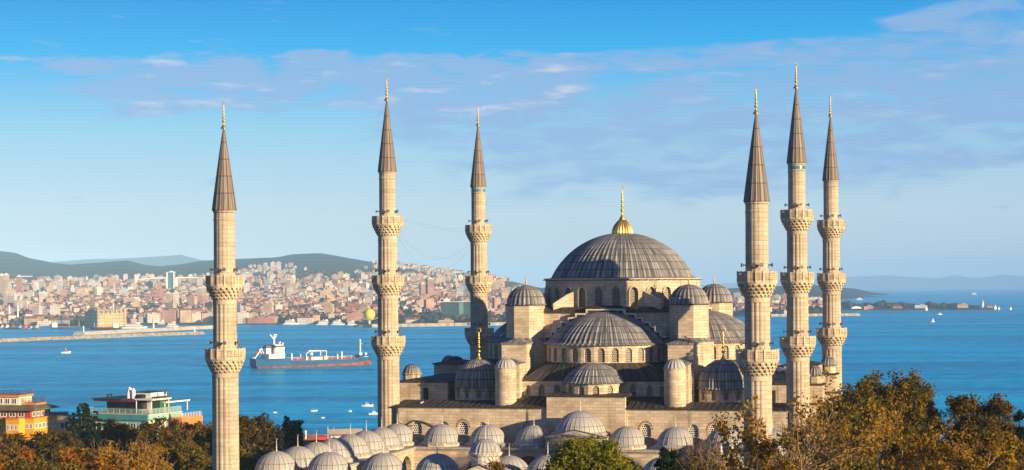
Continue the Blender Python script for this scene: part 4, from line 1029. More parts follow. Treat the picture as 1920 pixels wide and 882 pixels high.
# long white roofs and viaduct
F = frame_at(48, 4780, .2); g = MB(); x, y = F(0, 0); zb = land_h(48, 4780); zt = zrow(48, 519, 4780)
g.frustum(fpoly(F, -14, -5, 16, 5), zt, fpoly(F, -14, -5, 16, 5), zt+1.5)
g.prism(fpoly(F, -13, -1, -9, 1), zb-2, zt)
tag(g.build('canopy_roof', M['white'], None, (x, y, zb)), 'long white cantilever roof beside the towers at far left', 'roof')
F = frame_at(330, 5750); x, y = F(0, 0); zb = land_h(330, 5750); zt = zrow(330, 523, 5750); g = MB(); vd = empty('viaduct', (x, y, zb)); tag(vd, 'long pale viaduct curving along the foot of the hills', 'viaduct')
n_ = 30
for i in range(n_):
    u0, u1 = -120+260*i/n_, -120+260*(i+1)/n_; dv = lambda u: 5*sin((u+120)/260*pi)
    A_, B_ = F(u0, 0), F(u1, 0); A2, B2 = F(u0, 8), F(u1, 8); z0, z1 = zt+dv(u0), zt+dv(u1)
    g.add([(*A_, z0), (*B_, z1), (*B2, z1), (*A2, z0), (*A_, z0-3), (*B_, z1-3), (*B2, z1-3), (*A2, z0-3)], [(0, 1, 2, 3), (4, 5, 1, 0), (7, 6, 5, 4), (2, 6, 7, 3)])
child(g, 'deck', M['white'], vd)
for i in range(9): g = MB(); p_ = F(-110+30*i, 4); g.obox(p_[0], p_[1], zb-12, 3, 3, zt-zb+9.8, -TH); child(g, 'pillar', M['concrete'], vd)
# city mosques' minarets
for px, yt, Z, l in ((33, 566, 3420, 'thin white minaret among the houses at far left'), (17, 570, 3430, 'thin grey chimney left of the white minaret at far left'), (212, 566, 3700, 'thin white minaret rising behind the station roof'), (583, 579, 3500, 'thin white minaret above the tanker deck shore'), (612, 568, 3560, 'thin pale mast rising above houses left of the balloon'), (801, 582, 3420, 'thin white minaret left of the green offices')):
    x, y = at(px, Z); zb = land_h(px, Z); zt = zrow(px, yt, Z); g = MB(); g.lathe([(1.5, zb-2), (1.2, zb+(zt-zb)*.6), (1.7, zb+(zt-zb)*.6), (1.7, zb+(zt-zb)*.64), (1.0, zb+(zt-zb)*.64), (.95, zb+(zt-zb)*.82), (.05, zt)], 10, x, y)
    tag(g.build('minaret' if 'minaret' in l else 'chimney', M['white'] if 'white' in l else M['concrete'], None, (x, y, zb)), l, 'minaret' if 'minaret' in l else 'chimney')
# quay buildings
def quay_house(px, Z, w, dp, h, wall, rk, label, name='warehouse', a=0):
    x, y = at(px, Z); zb = 2.5; g = MB(); house(g, x, y, zb, w, dp, h, a-TH, WN.index(wall), rk)
    tag(g.build(name, WLIST, None, (x, y, zb)), label, 'building')
for q in ((58, 3365, 20, 14, 9, 'ochre', 2, 'ochre gabled house behind the fishing boats at far left'), (72, 3370, 16, 12, 12, 'ochre', 2, 'tall ochre gable behind the red sheds at far left'), (82, 3352, 20, 12, 5, 'white', 0, 'white flat pavilion beside the fishing harbour'), (103, 3362, 30, 14, 6, 'grey', 2, 'long grey shed with dark roof left of the station'), (124, 3362, 20, 14, 6, 'grey', 2, 'dark gabled shed next to the station'), (455, 3350, 18, 12, 17, 'white', 0, 'white ribbed block just right of the leftmost minaret'), (472, 3360, 20, 14, 15, 'cream', 0, 'cream waterfront block left of the tanker mast'), (485, 3350, 52, 12, 8, 'brick red', 0, 'long reddish quay hall behind the tanker stern'), (510, 3352, 16, 12, 10, 'cream', 1, 'cream tiled hall behind the tanker bridge'), (572, 3335, 26, 12, 7, 'white', 1, 'white ferry hall with tiled roof on the quay'), (667, 3310, 30, 14, 15, 'pink', 0, 'pinkish long block behind the yellow balloon'), (835, 3215, 26, 10, 4.5, 'ochre', 0, 'low ochre pavilion in front of the green offices'), (772, 3200, 26, 10, 6, 'white', 1, 'low white house with terrace left of the green offices'), (930, 3260, 20, 10, 6, 'pink', 0, 'low reddish house right of the slim third minaret')):
    quay_house(*q)
# tethered balloon over its pad
x, y = at(692, 3105); bl_ = empty('tethered_balloon', (x, y, 2)); tag(bl_, 'round yellow and green tethered balloon hovering above its round pier', 'balloon')
m, t, b = new_mat('balloon_fabric'); tc = t.n('ShaderNodeTexCoord'); s3 = t.sep(tc.outputs['Object']); an = t.m('ARCTAN2', s3[1], s3[0])
t.lk(t.mix(t.m('MULTIPLY', t.m('GREATER_THAN', an, 1.9), t.m('LESS_THAN', an, 3.3)), (.80, .56, .02), (.22, .42, .06)), b.inputs['Base Color']); b.inputs['Roughness'].default_value = .5
zc = zrow(692, 590, 3105); g = MB(); g.ball((0, 0, 0), 9.0, 28, 18, 1.02); eo = g.build('envelope', m, bl_, (0, 0, 0), True); eo.location = (0, 0, zc-2)
g = MB(); g.lathe([(1.9, -12.4), (1.9, -11.2), (2.1, -11.1)], 12, x, y, zc); child(g, 'basket', M['white'], bl_)
g = MB()
for k in range(10): a = 2*pi*k/10; g.tube((x+2*cos(a), y+2*sin(a), zc-11.2), (x+6*cos(a), y+6*sin(a), zc-6.6), .1, None, 4)
child(g, 'net_lines', M['white'], bl_)
pd = MB(); pd.lathe([(26, -1), (24, 2.2), (.1, 2.4)], 28, x, y); tag(pd.build('balloon_pier', M['sand'], None, (x, y, 0)), 'round stone landing pier beneath the yellow balloon', 'pier')
mp = MB(); mp.lathe([(1.4, 2.2), (1.0, 10), (.7, 13)], 8, x, y); 
for k in range(8): a = 2*pi*k/8; mp.tube((x+1*cos(a), y+1*sin(a), 9), (x+17*cos(a), y+17*sin(a), 14), .3, .15, 4)
tag(mp.build('mooring_mast', M['white'], None, (x, y, 2.2)), 'white mooring mast with spreading arms under the balloon', 'mast')
# lights on the moles
for px, py, Z, h, l, c_ in ((156, 627, 2700, 9, 'small white light tower on the tip of the pale breakwater', 'white'), (287, 623, 2905, 15, 'stone beacon standing on the pale breakwater right of the station', 'concrete'), (364, 626, 2690, 7, 'tiny white light at the right end of the near breakwater', 'white')):
    x, y = at(px, Z); g = MB(); r_ = 1.3 if h < 12 else 2.2; g.lathe([(r_*1.3, 3), (r_*1.3, 4.2), (r_*.8, 4.3), (r_*.6, 3+h*.75), (r_*.95, 3+h*.76), (r_*.95, 3+h*.8), (r_*.5, 3+h*.8), (r_*.5, 3+h*.95), (.05, 3+h)], 10, x, y)
    tag(g.build('light_tower', M[c_], None, (x, y, 3)), l, 'beacon')
# peninsula buildings and lighthouse
x, y = at(1842, 4545); lh = empty('lighthouse', (x, y, 2)); tag(lh, 'white lighthouse near the tip of the wooded peninsula', 'lighthouse')
g = MB(); g.lathe([(3.2, 1), (2.5, 15)], 14, x, y); child(g, 'shaft', M['white'], lh)
g = MB(); g.lathe([(3.0, 15.01), (3.0, 15.6), (1.5, 15.7), (1.5, 18), (.05, 20)], 14, x, y); child(g, 'lantern', M['concrete'], lh)
x, y = at(1605, 4530); g = MB(); c_, s_ = cos(-TH), sin(-TH)
vs = []
for j in range(9):
    a = pi*j/8
    for v in (-5, 5): u = -12*cos(a); vs.append((x+u*c_-v*s_, y+u*s_+v*c_, 2+.5+5.2*sin(a)))
g.add(vs, [(2*j, 2*j+1, 2*j+3, 2*j+2) for j in range(8)]+[tuple(range(0, 18, 2)), tuple(range(17, 0, -2))]); tag(g.build('vaulted_hangar', M['white'], None, (x, y, 2)), 'white vaulted hangar at the left of the peninsula', 'hangar')
for q in ((1628, 4530, 22, 10, 5, 'pink', 0, 'low pinkish clubhouse right of the vaulted hangar'), (1682, 4532, 22, 9, 4, 'brick red', 1, 'low red roofed house midway along the peninsula'), (1726, 4532, 28, 10, 7, 'pale blue', 0, 'long bluish two storey block on the peninsula'), (1804, 4532, 24, 10, 8, 'cream', 0, 'cream terraced block left of the lighthouse'), (1855, 4540, 12, 8, 4, 'pink', 1, 'small house right of the lighthouse')):
    quay_house(*q, name='house')

# ------------------------------------------------------------------ vessels
def loft(mb, secs):
    """secs: list of (x, [(half width, z), ...]); both sides, closed with a deck"""
    n = len(secs[0][1]); vs = []
    for x, pr in secs:
        vs += [(x, -w, z) for w, z in pr]+[(x, w, z) for w, z in reversed(pr)]
    m2 = 2*n; fs = [(i*m2+k, (i+1)*m2+k, (i+1)*m2+k+1, i*m2+k+1) for i in range(len(secs)-1) for k in range(m2-1)]
    fs.append(tuple(range(m2-1, -1, -1))); fs.append(tuple((len(secs)-1)*m2+k for k in range(m2)))
    mb.add(vs, fs)
M['hull_blue'] = plain('ship_blue', (.0, .075, .19), .8, 0, .2, .15); M['hull_red'] = plain('antifouling_red', (.20, .052, .028), .7, 0, .5, .25)
M['ship_cream'] = plain('ship_cream', (.74, .66, .52), .5, 0, .08, .3); M['deck_red'] = plain('deck_red', (.40, .06, .045), .6, 0, .25, .3)
M['orange'] = plain('lifeboat_orange', (.65, .17, .04), .45, 0, .1); M['black'] = plain('black_paint', (.025, .025, .028), .5, 0, .2); M['red_paint'] = plain('red_paint', (.52, .06, .03), .45, 0, .15)
M['foam'] = plain('sea_foam', (.75, .78, .80), .7, 0, .2, .6)
x0, y0 = at(587, 1611); HEAD = R(33)-TH
ship = empty('tanker_ship', (x0, y0, 0), HEAD); tag(ship, 'blue hulled tanker with cream bridge and rusty red waterline crossing the strait', 'ship')
def sb(mb, name, mat, par=None): o = mb.build(name, mat, par or ship); o.location = (0, 0, 0); return o
L2 = 52
def beam(f):
    if f < .12: return 5.6+2.9*(f/.12)
    if f < .78: return 8.5
    return 8.5*max(.04, (1-((f-.78)/.22)**1.9))
def deck(f):
    if f < .265: return 7.4
    if f < .275: return 7.4-2.2*((f-.265)/.01)
    if f < .80: return 5.2
    if f < .90: return 5.2+2.6*smooth((f-.80)/.10)
    return 7.8+.9*(f-.9)/.1
def redl(f): return 1.3+1.6*max(0, (f-.25))+ (1.2*smooth((f-.75)/.25))
fs_ = [0, .01, .03, .07, .12, .2, .265, .275, .35, .5, .65, .78, .80, .83, .86, .9, .93, .96, .985, 1.0]
def sx_(f, z): return -L2+2*L2*f+(2.2*max(0, (f-.9)/.1)*(z/8) if f > .9 else (-1.5*(1-f/.03)*(z/7) if f < .03 else 0))
g = MB(); loft(g, [(sx_(f, 1), [(beam(f)*.8, -3), (beam(f)*.97, .2), (beam(f), redl(f))]) for f in fs_]); g.v = [(a, b_, c) for a, b_, c in g.v]; sb(g, 'boot_top', M['hull_red'])
g = MB(); loft(g, [(sx_(f, deck(f)), [(beam(f)+.03, redl(f)-.02), (beam(f)+.05+(1.2*max(0, (f-.85)/.15)), deck(f))]) for f in fs_]); hull = sb(g, 'hull', M['hull_blue'])
g = MB(); g.box(-L2+29.5, -8.2, 5.22, 36, 8.2, 5.4); sb(g, 'cargo_deck', M['deck_red'])
g = MB()
for yv in (-2.2, -1.2, 0, 1.2, 2.2): g.tube((-24, yv, 6.6), (37, yv, 6.6), .28, None, 6)
for xx in range(-22, 37, 6): g.box(xx, -3, 5.4, xx+.4, 3, 6.4)
sb(g, 'deck_pipes', M['deck_red'])
g = MB()
for s_ in (-1, 1):
    for zz in (6.1, 6.9): g.tube((-24.5, s_*8.3, zz), (34, s_*8.3, zz), .045, None, 4)
    for xx in range(-24, 35, 3): g.tube((xx, s_*8.3, 5.2), (xx, s_*8.3, 6.9), .05, None, 4)
g.box(-24, -.5, 7.5, 36, .5, 7.65)
for xx in range(-22, 36, 7): g.box(xx, -.5, 5.4, xx+.3, .5, 7.5)
sb(g, 'railing', M['white'])
g = MB(); g.box(-43, -7.2, 7.4, -29, 7.2, 11.0); g.box(-37.5, -6.4, 11.0, -29.1, 6.4, 15.8); g.box(-37.2, -8.0, 15.8, -29.4, 8.0, 16.3); br = sb(g, 'bridge_house', M['ship_cream'])
g = MB(); g.box(-36.9, -5.8, 16.3, -29.7, 5.8, 17.7); sb(g, 'bridge_windows', M['black'], br)
g = MB(); g.box(-37.3, -6, 17.7, -29.4, 6, 18.2)
for xx, yy, h_ in ((-31, -3, 2.2), (-29.5, 2, 1.6), (-33, 4, 2.6), (-30, -5.5, 1.4)): g.lathe([(.6, 18.7), (.6, 18.7+h_*.6), (.05, 18.7+h_)], 8, xx, yy)
sb(g, 'monkey_deck', M['white'], br)
g = MB()
for zz in (12.3, 14.4):
    for xx in (-36.4, -33.6, -30.6): g.box(xx-.35, -6.47, zz-.35, xx+.35, -6.38, zz+.35)
for yy in (-5, -2.5, 0, 2.5, 5):
    for zz in (12.3, 14.4): g.box(-29.12, yy-.4, zz-.35, -29.02, yy+.4, zz+.35)
for xx in range(-43, -37, 3): g.box(xx-.3, -7.26, 9.0, xx+.3, -7.18, 9.7)
sb(g, 'portholes', M['black'], br)
g = MB(); g.lathe([(.9, 18.5), (.7, 26)], 8, -35, 0); g.box(-36.2, -3, 25.9, -33.8, 3, 26.4); g.box(-35.2, -2.4, 23.2, -34.8, 2.4, 23.6); g.tube((-35.5, 0, 22.5), (-38.5, 0, 26.4), .4); g.tube((-34.6, 0, 23), (-32.4, 0, 25.4), .3); sb(g, 'mast', M['white'])
g = MB(); g.box(-43, -2.4, 11.2, -38.6, 2.4, 15.4); fu = sb(g, 'funnel', M['white']); g = MB(); g.box(-43.2, -2.6, 15.4, -38.4, 2.6, 17.4); g.tube((-42, 0, 17.4), (-42, 0, 19), .5); g.tube((-40.5, 0, 17.4), (-40.5, 0, 18.6), .45); sb(g, 'funnel_top', M['black'], fu)
g = MB()
for s_ in (-1, 1): g.tube((-53, s_*2, 7.4), (-47, s_*2, 15.4), .45); g.tube((-47, s_*2, 15.4), (-45, s_*2, 11), .35)
g.tube((-47, -2, 15.4), (-47, 2, 15.4), .4); da = sb(g, 'davit', M['white'])
g = MB(); d0, d1 = Vector((-51.5, 0, 9.6)), Vector((-47.3, 0, 14)); 
for i in range(6): g.tube(d0.lerp(d1, i/6), d0.lerp(d1, (i+1)/6), [.5, 1.2, 1.45, 1.45, 1.35, 1.0][i], [1.2, 1.45, 1.45, 1.35, 1.0, .4][i], 10)
sb(g, 'lifeboat', M['orange'], da)
g = MB()
for yy in (-5, 5):
    g.tube((-9, yy, 5.3), (-9, yy, 10.5), .34); g.tube((9, yy, 5.3), (9, yy, 12.2), .34); g.tube((-9, yy, 10.5), (-6, yy, 12.4), .3); g.tube((-6, yy, 12.4), (9, yy, 12.4), .3)
g.tube((9, -5, 12.2), (9, 5, 12.2), .5); g.tube((-6, -5, 12.4), (-6, 5, 12.4), .5); g.box(-8.6, -4.4, 5.4, -7.2, 4.4, 8.0); g.lathe([(1.3, 9), (1.3, 11), (.1, 11.5)], 10, -2, 0); sb(g, 'manifold_frame', M['white'])
g = MB(); g.box(-5, -6.0, 5.4, 5, 6.0, 7.7); g.box(6.6, -6.2, 5.4, 9.2, 6.2, 8.3); sb(g, 'deck_house', M['ship_cream'])
for xx, h_ in ((-21, 11), (24, 11.5), (20, 9.5)):
    g = MB(); g.lathe([(.55, 5.3), (.5, h_)], 8, xx, -3); g.box(xx-.7, -3.7, h_-2.2, xx+.7, -2.3, h_-1.9); sb(g, 'vent_post', M['white'])
g = MB(); g.lathe([(.75, 8), (.55, 19.5)], 8, 42.5, 0); g.box(41.9, -1.7, 17, 43.1, 1.7, 17.4); g.box(41.4, -1.2, 8, 43.6, 1.2, 10.2); g.lathe([(.9, 19.5), (.9, 20.1), (.2, 21)], 8, 42.5, 0); sb(g, 'foremast', M['white'])
g = MB()
for s_ in (-1, 1):
    pts = [(f, sx_(f, z_), s_*(beam(f)+.12+1.2*max(0, (f-.85)/.15)*(z_-redl(f))/(deck(f)-redl(f))), z_) for f, z_ in ((.965, 7.3), (.985, 7.5), (1.0, 7.7), (1.0, 6.5), (.985, 5.9), (.965, 6.1))]
    g.add([p_[1:] for p_ in pts], [(0, 1, 4, 5), (1, 2, 3, 4)])
    for k in range(6): f = .915+.007*k; g.obox(sx_(f, 6.9), s_*(beam(f)+.62+.5*(f-.9)), 6.5, .5, .12, .7, -s_*atan2(beam(f)-beam(f+.01), 2*L2*.01))
g.lathe([(1.2, 8.2), (1.2, 9.6), (.4, 10)], 8, 47.5, 0); sb(g, 'bow_marking', M['white'], hull)
g = MB()
for s_ in (-1, 1):
    vs = []
    for k in range(24):
        f = .02+k*.0425; w0 = beam(min(f, 1))+.15; vs += [(-L2+2*L2*f, s_*w0, .06), (-L2+2*L2*f, s_*(w0+1.0+1.6*rnd.random()*(.3+f)), .05)]
    g.add(vs, [(2*k, 2*k+1, 2*k+3, 2*k+2) for k in range(23) if rnd.random() < .35+.5*(k > 15)])
tag(g.build('bow_wave', M['foam'], None, (0, 0, 0)), 'thin white foam line along the tanker waterline', 'foam'); wv = COL.objects['bow_wave']; wv.location = (x0, y0, .0); wv.rotation_euler.z = HEAD

def boat(name, L, W, label, px, py, head, style='motor', hull='white', top='white', cat='boat', Z=None, group=None, s=1):
    Z = Z or zdist(px, py); x, y = at(px, Z); r_ = empty(name, (x, y, 0), head-TH); tag(r_, label, cat, group)
    def cb(mb, nm, mt): o = mb.build(nm, mt, r_); o.location = (0, 0, 0); return o
    g = MB(); H_ = L*.11 if style not in ('ferry', 'coaster') else L*.05
    loft(g, [(-L/2, [(W*.3, -.3), (W*.42, H_)]), (-L*.2, [(W*.4, -.4), (W*.5, H_*.95)]), (L*.15, [(W*.38, -.4), (W*.5, H_*1.05)]), (L*.36, [(W*.2, -.3), (W*.33, H_*1.3)]), (L/2, [(.02, 0), (.04, H_*1.6)])]); cb(g, 'hull', M[hull])
    if style == 'motor':
        g = MB(); g.frustum([(-L*.2, -W*.33), (L*.15, -W*.33), (L*.15, W*.33), (-L*.2, W*.33)], H_, [(-L*.2, -W*.28), (L*.06, -W*.28), (L*.06, W*.28), (-L*.2, W*.28)], H_+L*.16); c_ = cb(g, 'cabin', M[top])
        g = MB(); g.box(-L*.21, -W*.31, H_+L*.075, L*.105, W*.31, H_+L*.125); cb(g, 'window_band', M['black'])
        g = MB(); g.tube((-L*.05, 0, H_+L*.15), (-L*.1, 0, H_+L*.3), L*.008+.02); cb(g, 'antenna', M['white'])
    elif style == 'sail':
        g = MB(); g.tube((L*.05, 0, H_), (L*.05, 0, L*1.35), .08); cb(g, 'mast', M['white'])
        g = MB(); g.add([(L*.03, 0.02, L*.18), (-L*.42, .3, L*.18), (L*.03, .02, L*1.3), (-L*.2, .42, L*.55)], [(0, 1, 3), (0, 3, 2)]); g.add([(L*.06, -.02, L*1.2), (L*.48, 0, L*.14), (L*.1, .3, L*.16)], [(0, 1, 2)]); cb(g, 'sail', M['white'])
    elif style == 'coaster':
        g = MB(); g.box(-L*.44, -W*.36, H_*.6, -L*.30, W*.36, H_*.6+6); g.box(-L*.42, -W*.42, H_*.6+6, -L*.32, W*.42, H_*.6+8.2); cb(g, 'wheelhouse', M[top])
        g = MB(); g.tube((-L*.36, 0, H_*.6+8), (-L*.36, 0, H_*.6+13), .3); g.tube((L*.05, 0, H_), (L*.05, 0, H_+9), .3); g.tube((L*.34, 0, H_), (L*.34, 0, H_+8), .3); cb(g, 'mast', M['concrete'])
        g = MB(); g.box(-L*.24, -W*.3, H_*.8, L*.3, W*.3, H_+1.4); cb(g, 'hatch_cover', M['deck_red'])
    elif style == 'tug':
        g = MB(); g.box(-L*.12, -W*.3, H_, L*.18, W*.3, H_+L*.16); g.box(-L*.05, -W*.24, H_+L*.16, L*.13, W*.24, H_+L*.27); cb(g, 'wheelhouse', M[top])
        g = MB(); g.tube((-L*.02, 0, H_+L*.27), (-L*.02, 0, H_+L*.5), .12); cb(g, 'mast', M['white'])
    else:
        g = MB(); g.box(-L*.38, -W*.42, H_, L*.32, W*.42, H_+2.6); g.box(-L*.34, -W*.4, H_+2.6, L*.24, W*.4, H_+5.0); g.box(L*.05, -W*.25, H_+5, L*.2, W*.25, H_+7.2); d_ = cb(g, 'decks', M[top])
        g = MB(); g.box(-L*.381, -W*.425, H_+.9, L*.321, W*.425, H_+1.8); g.box(-L*.341, -W*.405, H_+3.4, L*.241, W*.405, H_+4.2); cb(g, 'window_band', M['black'])
        g = MB(); g.lathe([(1.1, H_+5), (1.0, H_+8)], 10, -L*.08, 0); cb(g, 'funnel', M['orange'])
    return r_
boat('patrol_boat', 9, 3, 'small red speedboat leaving a white wake before the near breakwater', 123, 662, .15, 'tug', 'white', 'red_paint')
Zr = zdist(123, 662); xw_, yw_ = at(118, Zr); g = MB(); 
for s_ in (-1, 1): g.add([(0, s_*.4, .05), (-14, s_*1.3, .05), (-30, s_*2.6, .05), (-30, s_*2.0, .05), (-14, s_*.5, .05)], [(0, 1, 4), (1, 2, 3, 4)])
w_ = g.build('wake', M['foam']); w_.location = (xw_, yw_, 0); w_.rotation_euler.z = .15-TH; tag(w_, 'white wake trailing left behind the small red speedboat', 'wake')
boat('motor_boat', 3.6, 1.5, 'small white boat with brown cabin on open water left of others', 587, 771, .4, 'motor', 'white', 'deck_red')
boat('motor_boat', 3.0, 1.4, 'small white boat seen bow on, mid water near the second minaret', 655, 772, 1.2)
boat('motor_boat', 6.2, 2.1, 'white cabin boat highest of the group by the second minaret', 688, 762, -.15)
boat('motor_boat', 6.0, 2.0, 'white cruiser passing behind the foot of the second minaret', 701, 777, .1)
boat('dinghy', 1.9, .9, 'tiny pale dinghy below the small white boats', 604, 784, .3)
boat('dinghy', 1.9, .9, 'tiny white boat left of others, right of the leftmost minaret', 514, 774, .3)
for px, py, Lb, l in ((1737, 582, 7, 'small sailboat in front of the middle of the peninsula'), (1866, 580, 8, 'larger white sailboat off the lighthouse point'), (1873, 581, 6, 'white sailboat just right of the larger one at the point'), (1895, 581, 5.5, 'white sailboat furthest right beyond the peninsula tip')):
    boat('sailing_boat', Lb, 3, l, px, py, .5, 'sail', cat='sailboat', Z=zdist(px, py, 0))
boat('motor_boat', 9, 3, 'white motorboat below the peninsula sailboats', 1762, 590, .2)
boat('sailing_boat', 5, 1.8, 'tiny sailboat nearest on the open water at right', 1749, 604, .2, 'sail', cat='sailboat')
boat('cargo_ship', 26, 8, 'pale distant ship near the horizon at far right', 1826, 551, 0, 'ferry', 'white', 'white', 'ship', 9000)
boat('cargo_ship', 24, 7, 'pale distant ship beyond the peninsula beside the rightmost minaret', 1611, 561, 0, 'ferry', 'white', 'white', 'ship', 6800)
for px, Lb, hl, tp, l in ((4, 14, 'white', 'white', 'white fishing boat at the left edge of the harbour'), (13, 16, 'hull_red', 'white', 'red hulled fishing boat second in the left harbour'), (24, 15, 'black', 'red_paint', 'dark boat with red house in the left harbour'), (38, 13, 'hull_blue', 'ship_cream', 'blue fishing boat with cream house in the left harbour'), (48, 17, 'hull_red', 'red_paint', 'red workboat moored left of the sheds'), (58, 10, 'white', 'white', 'small white boat moored right of the red workboat'), (68, 14, 'hull_red', 'ship_cream', 'rusty boat with cream house before the pavilion')):
    boat('fishing_boat', Lb, 4.5, l, px, 616.5+.0065*px, rnd.uniform(-.3, .3), 'tug', hl, tp, 'fishing boat', group='boats in the fishing harbour')
boat('coaster', 52, 9, 'long dark blue ship moored left of the station', 126, 617, 0, 'coaster', 'hull_blue', 'white', 'ship')
boat('coaster', 46, 9, 'dark ship with white bridge moored before the station', 196, 618, 3.1, 'coaster', 'black', 'white', 'ship')
for px, py, Lb, l in ((252, 616, 38, 'white ferry moored right of the station'), (323, 613, 20, 'small white ferry behind the breakwater right of the beacon'), (303, 609, 16, 'little white ferry moored on the far quay above the beacon'), (545, 608.5, 26, 'white ferry moored at the quay above the tanker'), (608, 609, 26, 'white ferry moored left of the balloon, leftmost of three'), (633, 609, 22, 'white ferry moored left of the balloon, middle of three'), (659, 610, 16, 'white ferry moored left of the balloon, nearest to it')):
    boat('ferry', Lb, 7, l, px, py, 0, 'ferry', 'white', 'white', 'ferry', group='ferries along the far quay')
# ------------------------------------------------------------------ roof top hotels and houses beyond the park
M['yellow'] = plain('yellow_plaster', (.74, .34, .022), .8, 0, .15, .6); M['crimson'] = plain('crimson_plaster', (.36, .055, .03), .8, 0, .15, .6)
M['salmon'] = plain('salmon_plaster', (.62, .21, .06), .8, 0, .15, .6); M['olive_roof'] = plain('olive_roof', (.15, .14, .07), .8, 0, .25, .6)
M['teal_paint'] = plain('teal_paint', (.06, .30, .33), .6, 0, .12, .6); M['teal_light'] = plain('pale_teal_paint', (.26, .47, .42), .6, 0, .12, .6)
M['cream_wall'] = plain('cream_plaster', (.70, .62, .47), .8, 0, .12, .5); M['pane'] = plain('window_glass', (.055, .07, .08), .15, 0, .4, 2)
M['green_paint'] = plain('green_paint', (.035, .10, .05), .6, 0, .15); M['wine'] = plain('wine_red_canopy', (.16, .03, .03), .8, 0, .2)
m, t, b = new_mat('rail_glass'); b.inputs['Base Color'].default_value = (.35, .55, .52, 1); b.inputs['Roughness'].default_value = .08; b.inputs['Alpha'].default_value = .42; M['rail_glass'] = m
def wins(root, F, u0, u1, v, z0, z1, n, side, frame_m='white', face='v'):
    """framed windows along a facade: each a frame with its own pane"""
    for k in range(n):
        uc = u0+(u1-u0)*(k+.5)/n; w = (u1-u0)/n*.30
        def q(a, d_): return F(a, d_) if face == 'v' else F(d_, a)
        g = MB(); e = .07*side
        for (a0, a1, b0, b1) in ((uc-w-.1, uc-w, z0, z1), (uc+w, uc+w+.1, z0, z1), (uc-w, uc+w, z1-.1, z1), (uc-w, uc+w, z0, z0+.12), (uc-.04, uc+.04, z0+.12, z1-.1)):
            g.prism([q(a0, v), q(a1, v), q(a1, v+e), q(a0, v+e)] if (side > 0) == (face == 'v') else [q(a0, v+e), q(a1, v+e), q(a1, v), q(a0, v)], b0, b1)
        f = child(g, 'window', M[frame_m], root)
        g = MB(); e2 = .02*side; pts = [q(uc-w, v+e2), q(uc+w, v+e2)]
        g.add([(*pts[0], z0), (*pts[1], z0), (*pts[1], z1), (*pts[0], z1)], [(0, 1, 2, 3)]); o = g.build('pane', M['pane'], f, tuple(root.location))
def rail(mb, P, z, h=1.0, step=1.0, r=.035, bars=3):
    for a, b_ in zip(P[:-1], P[1:]):
        A, B = Vector((*a, z)), Vector((*b_, z)); n = max(1, int((B-A).length/step))
        for i in range(n+1): p_ = A.lerp(B, i/n); mb.tube(p_, p_+Vector((0, 0, h)), r, None, 4)
        for j in range(bars): zz = Vector((0, 0, h*(j+1)/bars)); mb.tube(A+zz, B+zz, r*.8, None, 4)
# teal hotel
TZ = 500; HS = TZ/420; kz = lambda py, Z, px=230: zrow(px, py, Z)
F = frame_at(275, TZ, R(-24), HS); FT = F
ht = empty('teal_hotel', (*F(0, 0), 22)); tag(ht, 'teal and cream hotel with a busy roof terrace behind the left trees', 'hotel')
zt = kz(779, TZ)
g = MB(); g.prism(fpoly(F, -15.6, 0, -.01, 12), 12, zt-1.15*HS); child(g, 'body', M['teal_light'], ht)
g = MB(); g.prism(fpoly(F, 0, .01, .25, 12), 12, zt-1.16*HS); child(g, 'side_wall', M['cream_wall'], ht)
g = MB(); g.prism(fpoly(F, -15.9, -.35, -.001, 12.2), zt-1.14*HS, zt); child(g, 'terrace_band', M['teal_paint'], ht)
g = MB(); g.prism(fpoly(F, 0, -.35, .45, 12.2), zt-1.141*HS, zt+.005*HS); child(g, 'terrace_band', M['teal_light'], ht)
g = MB(); g.prism(fpoly(F, -16, -.45, .55, 12.3), zt+.006*HS, zt+.14*HS); child(g, 'terrace_floor', M['concrete'], ht)
wins(ht, F, -15.4, -.4, 0, zt-3.6*HS, zt-1.75*HS, 7, -1); wins(ht, F, .6, 11.6, .26, zt-3.6*HS, zt-1.75*HS, 6, 1, face='u')
wins(ht, F, -15.4, -.4, 0, zt-6.9*HS, zt-5.0*HS, 7, -1); wins(ht, F, .6, 11.6, .26, zt-6.9*HS, zt-5.0*HS, 6, 1, face='u')
g = MB(); rail(g, [F(-15.7, 12), F(-15.7, -.2), F(.4, -.2), F(.4, 12)], zt+.14*HS, 1.25, 1.6, .05, 1); child(g, 'railing', M['teal_light'], ht)
g = MB()
for a, b_ in ((F(-15.6, -.2), F(.3, -.2)), (F(.4, -.1), F(.4, 12))): g.add([(*a, zt+.25*HS), (*b_, zt+.25*HS), (*b_, zt+1.3*HS), (*a, zt+1.3*HS)], [(0, 1, 2, 3)])
child(g, 'glass_screen', M['rail_glass'], ht)
g = MB(); g.prism(fpoly(F, -12.5, 3.2, -3.2, 11), zt+.15*HS, zt+2.6*HS); rs = child(g, 'restaurant', M['black'], ht)
g = MB(); g.prism(fpoly(F, -14.2, 1.0, -4.2, 11.5), zt+2.61*HS, zt+3.0*HS); child(g, 'canopy', M['wine'], ht)
g = MB(); g.prism(fpoly(F, -14.6, .7, -7.0, 11.6), zt+3.01*HS, zt+3.25*HS); child(g, 'canopy_roof', M['black'], ht)
g = MB(); g.prism(fpoly(F, -6.6, 4.5, -2.2, 10.5), zt+.16*HS, kz(740, TZ)); child(g, 'stair_house', M['white'], ht)
g = MB(); g.prism(fpoly(F, -6.7, 4.4, -2.1, 10.6), kz(740, TZ)+.01, kz(740, TZ)+.2); g.prism(fpoly(F, -6.2, 4.42, -3.5, 4.49), kz(755, TZ), kz(743, TZ)); child(g, 'stair_roof', M['black'], ht)
g = MB(); g.prism(fpoly(F, -2.1, 4.6, .0, 9), zt+.16*HS, kz(747, TZ)); child(g, 'plant_room', M['green_paint'], ht)
